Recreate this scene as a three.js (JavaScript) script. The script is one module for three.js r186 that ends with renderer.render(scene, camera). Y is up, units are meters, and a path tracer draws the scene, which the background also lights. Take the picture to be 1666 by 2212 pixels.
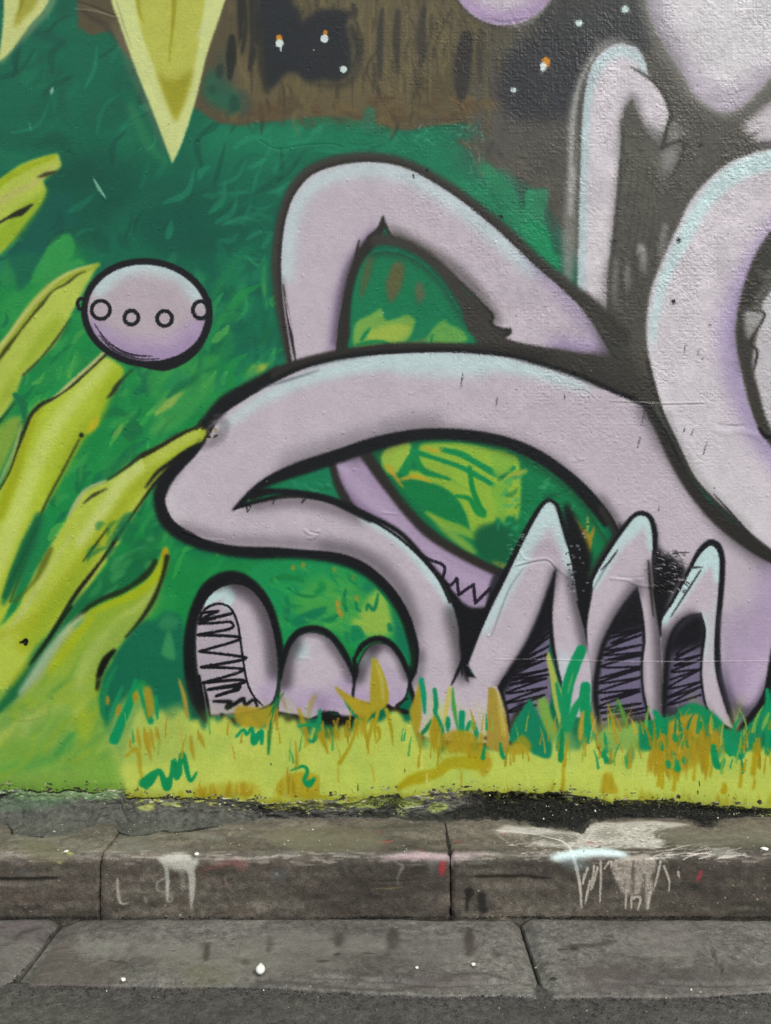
import * as THREE from 'three';
import { mergeGeometries } from 'three/addons/utils/BufferGeometryUtils.js';

// ---------------------------------------------------------------- camera, sky, sun, exposure
const scene = new THREE.Scene();
const CAM_Y = 1.05, CAM_Z = 2.34;
const camera = new THREE.PerspectiveCamera(65, 771 / 1024, 0.05, 300);
camera.position.set(0, CAM_Y, CAM_Z);
camera.lookAt(0, CAM_Y, 0);
const renderer = new THREE.WebGLRenderer({ antialias: true });
renderer.toneMapping = THREE.LinearToneMapping;
renderer.toneMappingExposure = 1.75;
renderer.shadowMap.enabled = true;
{
  // overcast sky: pale, brighter towards the zenith, faint soft cloud structure, a broad bright area up on the right
  const W = 256, H = 128, d = new Float32Array(W * H * 4);
  for (let j = 0; j < H; j++) for (let i = 0; i < W; i++) {
    const el = ((j + 0.5) / H - 0.5) * Math.PI, az = (i + 0.5) / W * 2 * Math.PI;
    const s = Math.max(0, Math.sin(el));
    let L = el > 0 ? 0.62 * (1 + 2 * s) / 2 : 0.16;
    L *= 1 + 0.10 * Math.sin(3 * az + 4 * el) * Math.cos(2 * az - 5 * el);
    const o = (j * W + i) * 4;
    d[o] = L * 0.97; d[o + 1] = L * 1.0; d[o + 2] = L * 1.03; d[o + 3] = 1;
  }
  const t = new THREE.DataTexture(d, W, H, THREE.RGBAFormat, THREE.FloatType);
  t.mapping = THREE.EquirectangularReflectionMapping; t.magFilter = THREE.LinearFilter; t.needsUpdate = true;
  scene.background = t; scene.environment = t; scene.backgroundIntensity = 1.0; scene.environmentIntensity = 1.0;
}
const sun = new THREE.DirectionalLight(0xfff6ea, 1.3);
sun.position.set(3.4, 5.2, 2.6); sun.target.position.set(0.2, 0.8, 0);
sun.shadow.radius = 34; sun.castShadow = true; sun.shadow.mapSize.set(2048, 2048);
Object.assign(sun.shadow.camera, { left: -6, right: 6, top: 6, bottom: -6, near: 0.1, far: 20 });
scene.add(sun, sun.target);

// ---------------------------------------------------------------- helpers
const rng = (seed) => () => { seed = (seed + 0x6d2b79f5) | 0; let t = Math.imul(seed ^ (seed >>> 15), 1 | seed); t = (t + Math.imul(t ^ (t >>> 7), 61 | t)) ^ t; return ((t ^ (t >>> 14)) >>> 0) / 4294967296; };
const clamp = (x, a = 0, b = 1) => Math.min(b, Math.max(a, x)), lerp = (a, b, t) => a + (b - a) * t;
const smooth = (a, b, x) => { const t = clamp((x - a) / (b - a)); return t * t * (3 - 2 * t); };
const hash = (i, j, s) => { let h = Math.imul(i, 374761393) ^ Math.imul(j, 668265263) ^ Math.imul(s, 974634777); h = Math.imul(h ^ (h >>> 13), 1274126177); return ((h ^ (h >>> 16)) >>> 0) / 4294967296; };
function vnoise(x, y, s = 0) {
  const i = Math.floor(x), j = Math.floor(y), fx = x - i, fy = y - j, u = fx * fx * (3 - 2 * fx), v = fy * fy * (3 - 2 * fy);
  return lerp(lerp(hash(i, j, s), hash(i + 1, j, s), u), lerp(hash(i, j + 1, s), hash(i + 1, j + 1, s), u), v) * 2 - 1;
}
const fbm = (x, y, s = 0, n = 4) => { let a = 0, g = 1, t = 0; for (let k = 0; k < n; k++) { a += vnoise(x, y, s + k * 17) * g; t += g; g *= 0.5; x = x * 2.03 + 7.1; y = y * 2.03 + 3.7; } return a / t; };
// piecewise linear table lookup
const table = (s) => { const p = s.trim().split(/\s+/).map((q) => q.split(',').map(Number)); return (x) => { if (x <= p[0][0]) return p[0][1]; for (let i = 1; i < p.length; i++) if (x <= p[i][0]) return lerp(p[i - 1][1], p[i][1], (x - p[i - 1][0]) / (p[i][0] - p[i - 1][0])); return p[p.length - 1][1]; }; };
function tag(o, label, category, group, kind) { if (label) o.userData.label = label; if (category) o.userData.category = category; if (group) o.userData.group = group; if (kind) o.userData.kind = kind; return o; }
function shadowed(o) { o.traverse((m) => { if (m.isMesh) { m.castShadow = true; m.receiveShadow = true; } }); return o; }
function grid(nx, ny, f, uvf) {   // a (nx+1) x (ny+1) sheet
  const p = new Float32Array((nx + 1) * (ny + 1) * 3), uv = new Float32Array((nx + 1) * (ny + 1) * 2), idx = [];
  for (let j = 0, k = 0; j <= ny; j++) for (let i = 0; i <= nx; i++, k++) {
    const q = f(i / nx, j / ny, i, j); p.set(q, k * 3);
    uv.set(uvf ? uvf(q, i / nx, j / ny) : [i / nx, j / ny], k * 2);
    if (i < nx && j < ny) { const a = k, b = k + 1, c = k + nx + 1, d = c + 1; idx.push(a, c, b, b, c, d); }
  }
  const g = new THREE.BufferGeometry();
  g.setAttribute('position', new THREE.BufferAttribute(p, 3)); g.setAttribute('uv', new THREE.BufferAttribute(uv, 2)); g.setIndex(idx); g.computeVertexNormals();
  return g;
}

// ---------------------------------------------------------------- brushes (paint on a canvas)
let ctx = null, KS = 1, ox = 0, oy = 0, ks = 1;
const from = (x, y, k = 1) => { ox = x; oy = y; ks = k; };
const Q = 0.8535, Z = 0.3586;                                // drawing units per unit of a detail study
const detail = (x, y) => from(x * Q, y * Q, Z), whole = () => from(0, 0, 1);
const parse = (s) => s.trim().split(/\s+/).map((t) => { const c = t.endsWith('!'), [x, y] = t.replace('!', '').split(',').map(Number); return { x: x * ks + ox, y: y * ks + oy, c }; });
function run(p, out) {
  const n = p.length;
  for (let i = 0; i < n - 1; i++) {
    const a = p[Math.max(0, i - 1)], b = p[i], c = p[i + 1], d = p[Math.min(n - 1, i + 2)];
    const len = Math.hypot(c.x - b.x, c.y - b.y), m = Math.max(2, Math.min(60, Math.ceil(len / 2.5)));
    for (let k = 0; k < m; k++) {
      const t = k / m, t2 = t * t, t3 = t2 * t;
      const f = (A, B, C, D) => 0.5 * (2 * B + (C - A) * t + (2 * A - 5 * B + 4 * C - D) * t2 + (3 * B - A - 3 * C + D) * t3);
      out.push([f(a.x, b.x, c.x, d.x), f(a.y, b.y, c.y, d.y)]);
    }
  }
}
function curve(s, closed) {
  let p = typeof s === 'string' ? parse(s) : s, out = [];
  if (closed) {
    const k = p.findIndex((q) => q.c);
    if (k < 0) { const n = p.length, all = []; run([p[n - 2], p[n - 1], ...p, p[0], p[1], p[2]], all); const ext = []; run([p[n - 1], ...p, p[0], p[1]], ext); const head = []; run([p[n - 1], p[0]], head); return ext.slice(head.length, ext.length - Math.max(0, 0)); }
    p = [...p.slice(k), ...p.slice(0, k), p[k]];
  }
  let seg = [p[0]];
  for (let i = 1; i < p.length; i++) { seg.push(p[i]); if (p[i].c || i === p.length - 1) { run(seg, out); seg = [p[i]]; } }
  out.push([p[p.length - 1].x, p[p.length - 1].y]);
  return out;
}
const trace = (pts) => { ctx.beginPath(); pts.forEach((q, i) => (i ? ctx.lineTo(q[0], q[1]) : ctx.moveTo(q[0], q[1]))); };
function style(color, o, pts, pad = 0) {
  ctx.fillStyle = ctx.strokeStyle = color; ctx.globalAlpha = o.a ?? 1;
  if (!o.b || o.b * KS < 0.75) return;
  if (pts) {                                                  // soften only where the stroke is
    let a = 1e9, b = -1e9, c = 1e9, d = -1e9; for (const p of pts) { a = Math.min(a, p[0]); b = Math.max(b, p[0]); c = Math.min(c, p[1]); d = Math.max(d, p[1]); }
    const m = pad + o.b * 3 + 2; ctx.beginPath(); ctx.rect(a - m, c - m, b - a + 2 * m, d - c + 2 * m); ctx.clip();
  }
  ctx.filter = `blur(${(o.b * KS).toFixed(2)}px)`;
}
function away(q, m) {
  if (!VIEW) return false;
  let a = 1e9, b = -1e9, c = 1e9, d = -1e9; for (const p of q) { a = Math.min(a, p[0]); b = Math.max(b, p[0]); c = Math.min(c, p[1]); d = Math.max(d, p[1]); }
  return b < VIEW[0] - m || a > VIEW[1] + m || d < VIEW[2] - m || c > VIEW[3] + m;
}
function fill(s, color, o = {}) { const q = curve(s, true); if (away(q, (o.b ?? 0) * 3)) return; ctx.save(); style(color, o, q); trace(q); ctx.closePath(); ctx.fill(); ctx.restore(); }
function line(s, color, w, o = {}) {                          // w: one width or a list of widths along the stroke
  const pts = curve(s, o.closed); if (away(pts, 60 + (o.b ?? 0) * 3)) return; ctx.save(); style(color, o, pts, Array.isArray(w) ? Math.max(...w) : w);
  if (!Array.isArray(w)) { trace(pts); if (o.closed) ctx.closePath(); ctx.lineWidth = w; ctx.lineCap = o.cap ?? 'round'; ctx.lineJoin = 'round'; ctx.stroke(); ctx.restore(); return; }
  const n = pts.length, R = [], A = [], B = [];
  for (let i = 0; i < n; i++) {
    const t = n > 1 ? i / (n - 1) * (w.length - 1) : 0, k = Math.min(w.length - 2, Math.floor(t)), r = lerp(w[k], w[k + 1], t - k) / 2, p = pts[Math.max(0, i - 1)], q = pts[Math.min(n - 1, i + 1)];
    const dx = q[0] - p[0], dy = q[1] - p[1], l = Math.hypot(dx, dy) || 1; R.push(r);
    A.push([pts[i][0] - dy / l * r, pts[i][1] + dx / l * r]); B.push([pts[i][0] + dy / l * r, pts[i][1] - dx / l * r]);
  }
  const ring_ = [...A, ...B.reverse()]; trace(ring_); ctx.closePath();
  let area = 0; ring_.forEach((p, i) => { const q = ring_[(i + 1) % ring_.length]; area += p[0] * q[1] - q[0] * p[1]; });
  for (const i of [0, n - 1]) if (R[i] > 0.4) { ctx.moveTo(pts[i][0] + R[i], pts[i][1]); ctx.arc(pts[i][0], pts[i][1], R[i], 0, area < 0 ? -6.284 : 6.284, area < 0); }
  ctx.fill(); ctx.restore();
}
// many strokes softened together: drawn on a layer of their own, then laid down once
function layer(b, fn) {
  if (b < 1.2) return fn();
  const keep = ctx, c = document.createElement('canvas'); c.width = keep.canvas.width; c.height = keep.canvas.height; ctx = c.getContext('2d'); ctx.setTransform(keep.getTransform()); fn(); ctx = keep;
  ctx.save(); ctx.setTransform(1, 0, 0, 1, 0, 0); ctx.filter = `blur(${(b * KS).toFixed(2)}px)`; ctx.drawImage(c, 0, 0); ctx.restore();
}
let VIEW = null;                                              // the stretch being painted: strokes wholly outside it are passed over
const unseen = (x, y, m) => VIEW && (x < VIEW[0] - m || x > VIEW[1] + m || y < VIEW[2] - m || y > VIEW[3] + m);
function inside(s, fn) { ctx.save(); trace(curve(s, true)); ctx.closePath(); ctx.clip(); fn(); ctx.restore(); }
function dot(x, y, r, color, o = {}) { ctx.save(); style(color, o, [[x * ks + ox, y * ks + oy]], Math.max(r, o.ry ?? 0) * ks); ctx.beginPath(); ctx.ellipse(x * ks + ox, y * ks + oy, r * ks, (o.ry ?? r) * ks, o.turn ?? 0, 0, 6.284); ctx.fill(); ctx.restore(); }
function ring(x, y, r, color, w, o = {}) { ctx.save(); style(color, o, [[x * ks + ox, y * ks + oy]], Math.max(r, o.ry ?? 0) * ks + w); ctx.lineWidth = w; ctx.beginPath(); ctx.ellipse(x * ks + ox, y * ks + oy, r * ks, (o.ry ?? r) * ks, o.turn ?? 0, 0, 6.284); ctx.stroke(); ctx.restore(); }
// loose brush dabs inside an area
function dabs(seed, n, x0, x1, y0, y1, cols, len, wid, ang, spread, o = {}) {
  const r = rng(seed);
  layer(o.b ?? 1, () => { for (let i = 0; i < n; i++) {
    const x = lerp(x0, x1, r()), y = lerp(y0, y1, r()), a = ang + (r() - 0.5) * spread, l = len * (0.4 + r()), w = wid * (0.5 + r()), c = cols[Math.floor(r() * cols.length)], k = (r() - 0.5) * l * 0.5;
    const p = [{ x, y }, { x: x + Math.cos(a) * l / 2 + Math.sin(a) * k, y: y + Math.sin(a) * l / 2 - Math.cos(a) * k }, { x: x + Math.cos(a) * l, y: y + Math.sin(a) * l }];
    if (!unseen(x, y, len * 2)) line(p, c, [w * 0.5, w, w * 0.7, w * 0.15], { a: o.a ?? 0.8 });
  } });
}
// upright grass strokes
function blades(seed, n, x0, x1, y0, y1, cols, h, w, o = {}) {
  const r = rng(seed);
  layer(o.b ?? 0.8, () => { for (let i = 0; i < n; i++) {
    const x = lerp(x0, x1, r()), y = lerp(y0, y1, r()), hh = h * (0.45 + 0.8 * r()), lean = (r() - 0.5) * (o.lean ?? 0.5) * hh, ww = w * (0.5 + r()), c = cols[Math.floor(r() * cols.length)];
    line([{ x, y }, { x: x + lean * 0.3, y: y - hh * 0.5 }, { x: x + lean, y: y - hh }], c, o.down ? [ww * 0.2, ww, ww] : [ww, ww * 0.8, ww * 0.15], { a: o.a ?? 0.9 });
  } });
}

// ---------------------------------------------------------------- the mural
const INK = '#141518', INK2 = '#2c2a27', INK3 = '#3b3934', LIL = '#c3b8c3', CYAN = '#c2dedf', PUR = '#a58cb4', PALE = '#d3ccd3';  // PALE and INK3 carry the upper-right sheen in their paint colour
const G0 = '#06664a', G1 = '#055542', G2 = '#1c8059', GB = '#1f8746', GL = '#3f9a48', LIME = '#98b548', YEL = '#bccb58', OCH = '#a88e12', GRS = '#07905a', OLV = '#9fae2c', BRN = '#564e37', GRY = '#54534d';

function background() {
  whole();
  ctx.fillStyle = G0; ctx.fillRect(-2700, -600, 7100, 2500);
  // mottled brushwork of the green
  dabs(3, 520, -2600, 700, -480, 900, ['#065842', '#08704d', '#04503e', '#127a58', '#096a4c', '#0a604e'], 90, 40, -0.9, 1.6, { a: 0.4, b: 4 });
  fill('470,250 600,262 720,268 860,280 1040,300 1060,420 1130,480 1230,640 1200,700 900,520 700,330 560,420 520,640 470,500 430,330', '#11805a', { a: 0.75, b: 18 });
  fill('300,360 520,330 620,420 560,640 480,800 430,560 330,500', '#046249', { a: 0.7, b: 22 });
  fill('330,420 500,400 560,470 480,560 360,540 300,480', '#04503f', { a: 0.6, b: 20 });
  fill('120,350 260,330 300,420 200,520 90,640 30,560 80,430', '#034a3a', { a: 0.6, b: 20 });
  // lighter leaf green lower left
  fill('-400,640 40,600 150,520 230,640 430,760 560,800 520,900 380,980 330,1100 420,1190 640,1210 860,1300 900,1480 500,1500 200,1560 -400,1600', '#158a42', { a: 0.95, b: 16 });
  dabs(33, 130, -380, 470, 640, 1500, ['#0f7a3e', '#2c9a48', '#139048', '#3aa24c'], 90, 34, -1.0, 0.7, { a: 0.4, b: 5 });
  fill('-400,1100 -120,1000 120,1180 40,1300 -200,1500 -400,1500', '#1a7d47', { a: 0.8, b: 25 });
  detail(0, 0);
  fill('200,1666! 230,1580 320,1460 400,1410 440,1440 450,1510 410,1590 470,1570 520,1600 450,1700 300,1760', '#2f9149', { b: 4 });
  fill('40,1540 70,1540 80,1600 110,1620 120,1700 0,1700', '#2a8a4a', { a: 0.7, b: 4 });
  line('170,420 260,350 340,290 420,240', '#0a5a45', [8, 18, 14, 6], { a: 0.6, b: 4 });
  line('200,520 330,440 420,490 380,560', '#0b5b45', [8, 20, 18, 6], { a: 0.6, b: 4 });
  fill('500,700 600,620 760,600 800,700 720,760 560,760', '#0b5b46', { a: 0.6, b: 7 });
  fill('440,1080 540,960 620,1020 640,1120 520,1140', '#0a5a47', { a: 0.6, b: 8 });
  line('700,1330 900,1170 1080,1120 1300,1090', '#0a5f49', [16, 34, 26, 10], { a: 0.55, b: 7 });
  line('190,880 330,850 420,900', '#0c5c44', [8, 16, 8], { a: 0.7, b: 3 });
  line('1480,1540 1560,1600 1600,1540', '#38995e', [3, 7, 2], { a: 0.6, b: 1.5 }); line('1600,1570 1590,1700 1610,1860', '#47a44f', [6, 12, 2], { a: 0.7, b: 2 });
  from(0, 298.7, 0.2562);
  fill('40,940 250,680 450,480 600,500 640,700 520,780 440,850 380,980 300,1100 250,1200 160,1295! 140,1150 110,1080 60,980', '#045a4a', { a: 0.85, b: 5 });
  fill('440,860 500,820 580,820 622,880 615,980 560,1060! 650,1025 720,1050 640,1090 500,1130 380,1200 250,1240! 300,1100 380,970', '#2c9648', { a: 0.95, b: 2.5 });
  fill('620,270 740,180 830,240 900,330 880,400 700,420 610,390', '#03503e', { a: 0.75, b: 5 }); fill('1100,700 1350,680 1600,560 1666,700 1640,900 1400,980 1200,850', '#045443', { a: 0.6, b: 9 }); line('1240,560 1400,440 1560,420', '#055c46', [20, 60, 30], { a: 0.6, b: 6 }); line('300,70 500,20 600,130', '#04543f', [14, 40, 14], { a: 0.7, b: 4 });
  line('820,800 900,960', '#045040', [20, 40, 12], { a: 0.6, b: 5 }); line('1010,820 1080,920', '#045040', [14, 30, 10], { a: 0.6, b: 5 }); line('790,340 830,420 890,500', '#7fb39a', [2, 7, 1.5], { a: 0.7, b: 0.8 });
  dabs(34, 170, -300, 640, -60, 640, ['#034a3a', '#0a7250', '#1f8a64', '#03463a', '#0c7a56'], 80, 12, -0.9, 1.0, { a: 0.5, b: 1.2 });
  dabs(35, 120, 470, 900, 270, 560, ['#0a7452', '#1f8c66', '#055a44', '#2a9470'], 66, 10, -0.3, 1.0, { a: 0.35, b: 1.5 });
  dabs(36, 200, -60, 620, 640, 1250, ['#0a6a40', '#36a24a', '#5cb24c', '#086a48', '#1c9048'], 64, 15, -0.95, 0.8, { a: 0.62, b: 1 });
  // brown backdrop, top
  whole();
  fill('150,-560! 168,30 175,60 200,78 240,70 262,105 300,150 330,195 420,235 480,268 560,265 640,258 705,252 790,262 870,282 960,268 1040,264! 1028,300 985,304 1020,330 1036,384! 1110,384 1160,410 1200,470 1250,560 1330,720 1450,900 1800,1000 4400,1000 4400,-600!', BRN, { b: 3 });
  fill('-2700,-600! -2000,-600 -1500,-60 -1100,120 -800,-40 -380,-80 150,-560', BRN, { b: 5 });
  fill('1000,260 1080,60 1180,-20 1500,-200 2300,-300 4400,-200 4400,1050 1600,1050 1340,760 1230,560 1130,420 1040,380', GRY, { a: 0.92, b: 32 });
  fill('500,130 620,170 720,150 760,130 900,200 1010,240 850,270 620,255 520,250', '#6c6042', { a: 0.6, b: 14 });
  fill('640,-20 1000,-20 980,120 860,180 740,130 700,40', '#6a6248', { a: 0.55, b: 16 });
  // thin drips and streaks of the brown
  const r = rng(8);
  for (let i = 0; i < 230; i++) { const x = lerp(480, 1260, r()), y = lerp(-420, 215, r()), l = Math.min(30 + 120 * r(), 250 - y); line([{ x, y }, { x: x + 4 * (r() - 0.5), y: y + l / 2 }, { x: x + 6 * (r() - 0.5), y: y + l }], ['#4a4533', '#746a48', '#524b38', '#786d48', '#3f3c30', '#66603f'][Math.floor(r() * 6)], [1, 4 + 9 * r(), 1], { a: 0.55, b: 0 }); }
  detail(0, 0);
  fill('1230,500 1290,420 1380,500 1450,600 1440,720 1330,660 1240,600', '#17664c', { a: 0.75, b: 7 }); fill('1300,330 1380,280 1420,460 1360,560 1290,480', '#3f4f40', { a: 0.5, b: 8 });
  line('1450,-100 1462,160 1450,330', '#20221f', [14, 22, 8], { b: 2, a: 0.85 }); line('1515,-100 1535,220 1505,420', '#242622', [14, 22, 8], { b: 2, a: 0.8 }); line('1398,230 1395,350 1385,475', '#1c211c', [14, 24, 8], { b: 2, a: 0.85 }); dot(1280, 540, 20, '#1a2f26', { b: 5, ry: 26, a: 0.5 }); line('1410,600 1420,690', '#18483a', [20, 26, 10], { b: 3, a: 0.8 }); line('1330,400 1320,470', '#20332a', [12, 20, 8], { b: 3, a: 0.7 });
  line('490,60 560,110 640,160 700,250', '#3c382c', [8, 16, 12, 4], { b: 3, a: 0.6 }); fill('170,160 250,170 330,200 420,290 300,250 200,220', '#0b5040', { a: 0.7, b: 6 });
  whole(); dabs(18, 130, 480, 1060, -60, 255, ['#2c2b25', '#3a3629', '#746a45', '#463f2f', '#6a5f3c'], 60, 8, 1.57, 0.25, { a: 0.5, b: 1.6 }); dabs(19, 60, 500, 1050, 215, 262, ['#5c4a30', '#6e5d3a', '#4a4030'], 40, 18, 0.1, 0.8, { a: 0.5, b: 3 });
  // dark window-like patches
  detail(600, 0);
  fill('120,-400! 125,120 150,300 160,440 180,545! 230,520 300,440 360,445 430,495 520,480 600,495 680,440 690,300 660,150 690,80 600,60 500,60 440,100 390,130 370,40 330,10 300,-400!', '#24282c', { b: 4.5 });
  line('690,170 740,300 700,470 600,520 430,500', '#2c2d28', [12, 16, 14, 12, 6], { a: 0.6, b: 5 }); line('125,120 150,300 160,440 175,560', '#22241f', [20, 24, 20, 8], { a: 0.6, b: 5 });
  line('40,-60 50,200 30,320', '#2c2c28', [9, 12, 4], { a: 0.75, b: 2.5 }); line('90,-60 100,200 80,410', '#2f2f2b', [8, 12, 4], { a: 0.75, b: 2.5 });
  line('150,180 150,400 190,560', '#303029', [10, 14, 6], { a: 0.6, b: 3 });
  line('700,30 715,110', '#35342d', [8, 16, 4], { b: 2, a: 0.85 }); line('690,150 730,300 700,400', '#33312b', [4, 14, 4], { b: 2, a: 0.85 });
  line('875,60 860,240 860,480', '#35342f', [8, 16, 5], { b: 2.2, a: 0.85 }); line('970,70 960,240 970,450', '#37352f', [12, 18, 4], { b: 2.2, a: 0.85 });
  line('1120,30 1115,240 1120,330 1100,410', '#37352f', [4, 16, 22, 4], { b: 2.2, a: 0.85 });
  fill('1380,180 1420,220 1410,400 1390,560 1340,610 1310,500 1320,330 1350,210', '#34322f', { b: 2.5 }); line('1465,180 1460,500', '#3a3934', [10, 16, 6], { b: 3, a: 0.8 });
  line('30,560 60,640 20,700', '#2f4a40', [20, 26, 10], { a: 0.5, b: 4 });
  line('800,680 790,760', '#2b7458', [26, 32], { a: 0.7, b: 3 }); line('1100,740 1200,720', '#4d4a3d', [16, 22], { a: 0.6, b: 4 });
  line('410,720 440,780', '#1b6a4c', [10, 12, 4], { a: 0.8, b: 2 });
  line('130,840 240,900 380,880 560,870 640,890', '#0e6446', [2, 2.5, 2, 1.5], { a: 0.5, b: 1 });
  dabs(14, 50, 1010, 1060, 285, 420, ['#4aa080', '#7fb79a', '#2c8a62'], 12, 3, 1.2, 1.4, { a: 0.5, b: 0.6 });
  dabs(15, 60, 880, 1040, 275, 312, ['#3f9a76', '#6fb094', '#1c8059'], 12, 3, -0.4, 1.4, { a: 0.45, b: 0.6 });
  whole();
  fill('1090,120 1180,60 1300,20 1420,-30 1460,-300 1700,-300 1560,20 1420,90 1300,200 1250,250 1180,262 1100,250 1075,190', '#34363a', { a: 0.95, b: 12 });
  fill('1100,-30 1380,-60 1420,60 1330,90 1180,70', '#36393b', { a: 0.8, b: 14 });
  dabs(16, 240, 1050, 1900, -200, 880, ['#66655c', '#3e3e3a', '#5f5b51', '#464740', '#38373a'], 44, 9, 1.5, 0.9, { a: 0.4, b: 2.5 });
  // lamp dots
  detail(600, 0);
  dot(255, 230, 20, '#d08a25'); dot(257, 262, 24, '#d7e4e0'); line('262,270 266,312', '#d7e4e0', [8, 1.5]); dot(533, 200, 13, '#c47d22', { ry: 20 }); dot(527, 234, 25, '#d7e4e0'); dot(642, 418, 22, '#cfe2dd', { b: 0.8 });
  detail(1252, 0);
  dot(310, 375, 25, '#d18a22', { ry: 30 }); dot(294, 402, 20, '#dbe8e6', { ry: 26 }); line('292,410 288,440', '#dbe8e6', [8, 2]); dot(114, 543, 17, '#d4e8e4', { b: 0.8 }); dot(508, 139, 21, '#d2e9e3', { b: 0.6 }); dot(787, 56, 23, '#cdeae1', { b: 0.6 });
  whole();
  dabs(17, 30, -1800, -500, -300, 600, ['#d7e4e0'], 5, 7, 0, 1, { a: 0.9 });
  // green streaks on the right of the arch
  detail(1252, 0);
  line('210,1160 205,1250 190,1400', '#1e9264', [14, 16, 12], { b: 1.5 }); fill('195,1160 310,1140 320,1210 300,1280 300,1400 250,1440 180,1390 190,1250', '#2a8a62', { a: 0.8, b: 3 });
  fill('180,1350 240,1330 320,1390 345,1500 390,1560 390,1640 330,1640 240,1520 160,1430', '#128a5a', { b: 3 });
  line('0,1100 60,1060 90,1200 150,1330', '#3a7d60', [24, 34, 40, 20], { a: 0.6, b: 6 });
  line('-60,1020 40,1130 120,1280 200,1420', '#21875c', [30, 40, 36, 20], { a: 0.8, b: 5 });
  whole();
  line('905,372 960,392 1040,430 1090,470', '#1a8059', [16, 40, 50, 26], { a: 0.8, b: 8 });
}

function leavesTop() {
  detail(0, 0);
  // left leaf and the big downward leaf
  line('320,-200 310,20 190,170 80,290 10,380', '#8f9a6e', [20, 18, 16, 10], { a: 0.6, b: 4 });
  fill('10,-400! 25,0 15,200 -10,380! 60,320 180,160 300,0 420,-400!', '#c8d083', { b: 2 });
  fill('90,-400! 120,0 95,100 90,170 150,110 230,0 300,-400!', '#a4a43c', { b: 4 }); line('150,-100 130,40 105,100', '#8d8d1c', [5, 9, 2], { b: 2 });
  line('700,160 800,400 900,640 1010,930', '#786f56', [16, 28, 24, 8], { a: 0.5, b: 6 });
  line('790,640 900,880 1020,990', '#3b8a58', [20, 24, 6], { a: 0.5, b: 6 });
  fill('560,-400! 670,0 720,140 820,420 920,670 1040,990! 1100,860 1180,610 1250,330 1360,0 1480,-400!', '#cdd78c', { b: 1.8 });
  fill('720,-400! 815,0 850,180 940,430 1010,620 1062,745! 1110,620 1165,440 1200,260 1240,0 1330,-400!', '#b8bd50', { b: 3 });
  fill('950,430 1000,480 1080,480 1160,430 1120,600 1062,735! 1000,600', '#98961e', { a: 0.85, b: 6 });
  line('820,-200 840,60 870,140', '#9a981f', [5, 10, 3], { b: 2, a: 0.8 }); line('1060,-300 1050,60 1035,240 1020,380', '#9b991c', [8, 12, 7, 2], { b: 1.8 });
  line('700,0 760,190 800,300', '#8a9172', [2, 4, 1], { a: 0.6, b: 1 });
  line('1240,130 1200,220', '#c9d09a', [6, 14], { a: 0.5, b: 3 });
  line('450,60 560,70 720,110', '#8d8874', [2, 5, 2], { a: 0.5, b: 1.2 }); line('470,20 560,45 690,100', '#3c3a2e', [2, 5, 2], { a: 0.5, b: 1.2 });
  line('320,530 310,570', '#9fbfa8', [3, 9, 2], { a: 0.8, b: 1 }); line('180,740 190,800', '#5a9a7c', [2, 4, 1], { a: 0.6, b: 1 }); line('565,1080 640,1200', '#7fb39a', [2, 6, 1], { a: 0.7, b: 1 });
  // more leaves beyond the left of the frame
  whole();
  for (const [x, w, t] of [[-330, 190, 90], [-700, 240, 180], [-1180, 200, 60], [-1700, 260, 140]]) {
    fill(`${x - w / 2},-600! ${x - w * 0.3},-200 ${x - 12},${t}! ${x + w * 0.24},-180 ${x + w / 2},-600!`, '#b9c16f', { b: 3 });
    fill(`${x - w / 3},-600! ${x - w * 0.18},-220 ${x - 8},${t - 70}! ${x + w * 0.14},-200 ${x + w / 3},-600!`, '#a9aa48', { b: 5 });
  }
}

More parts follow.
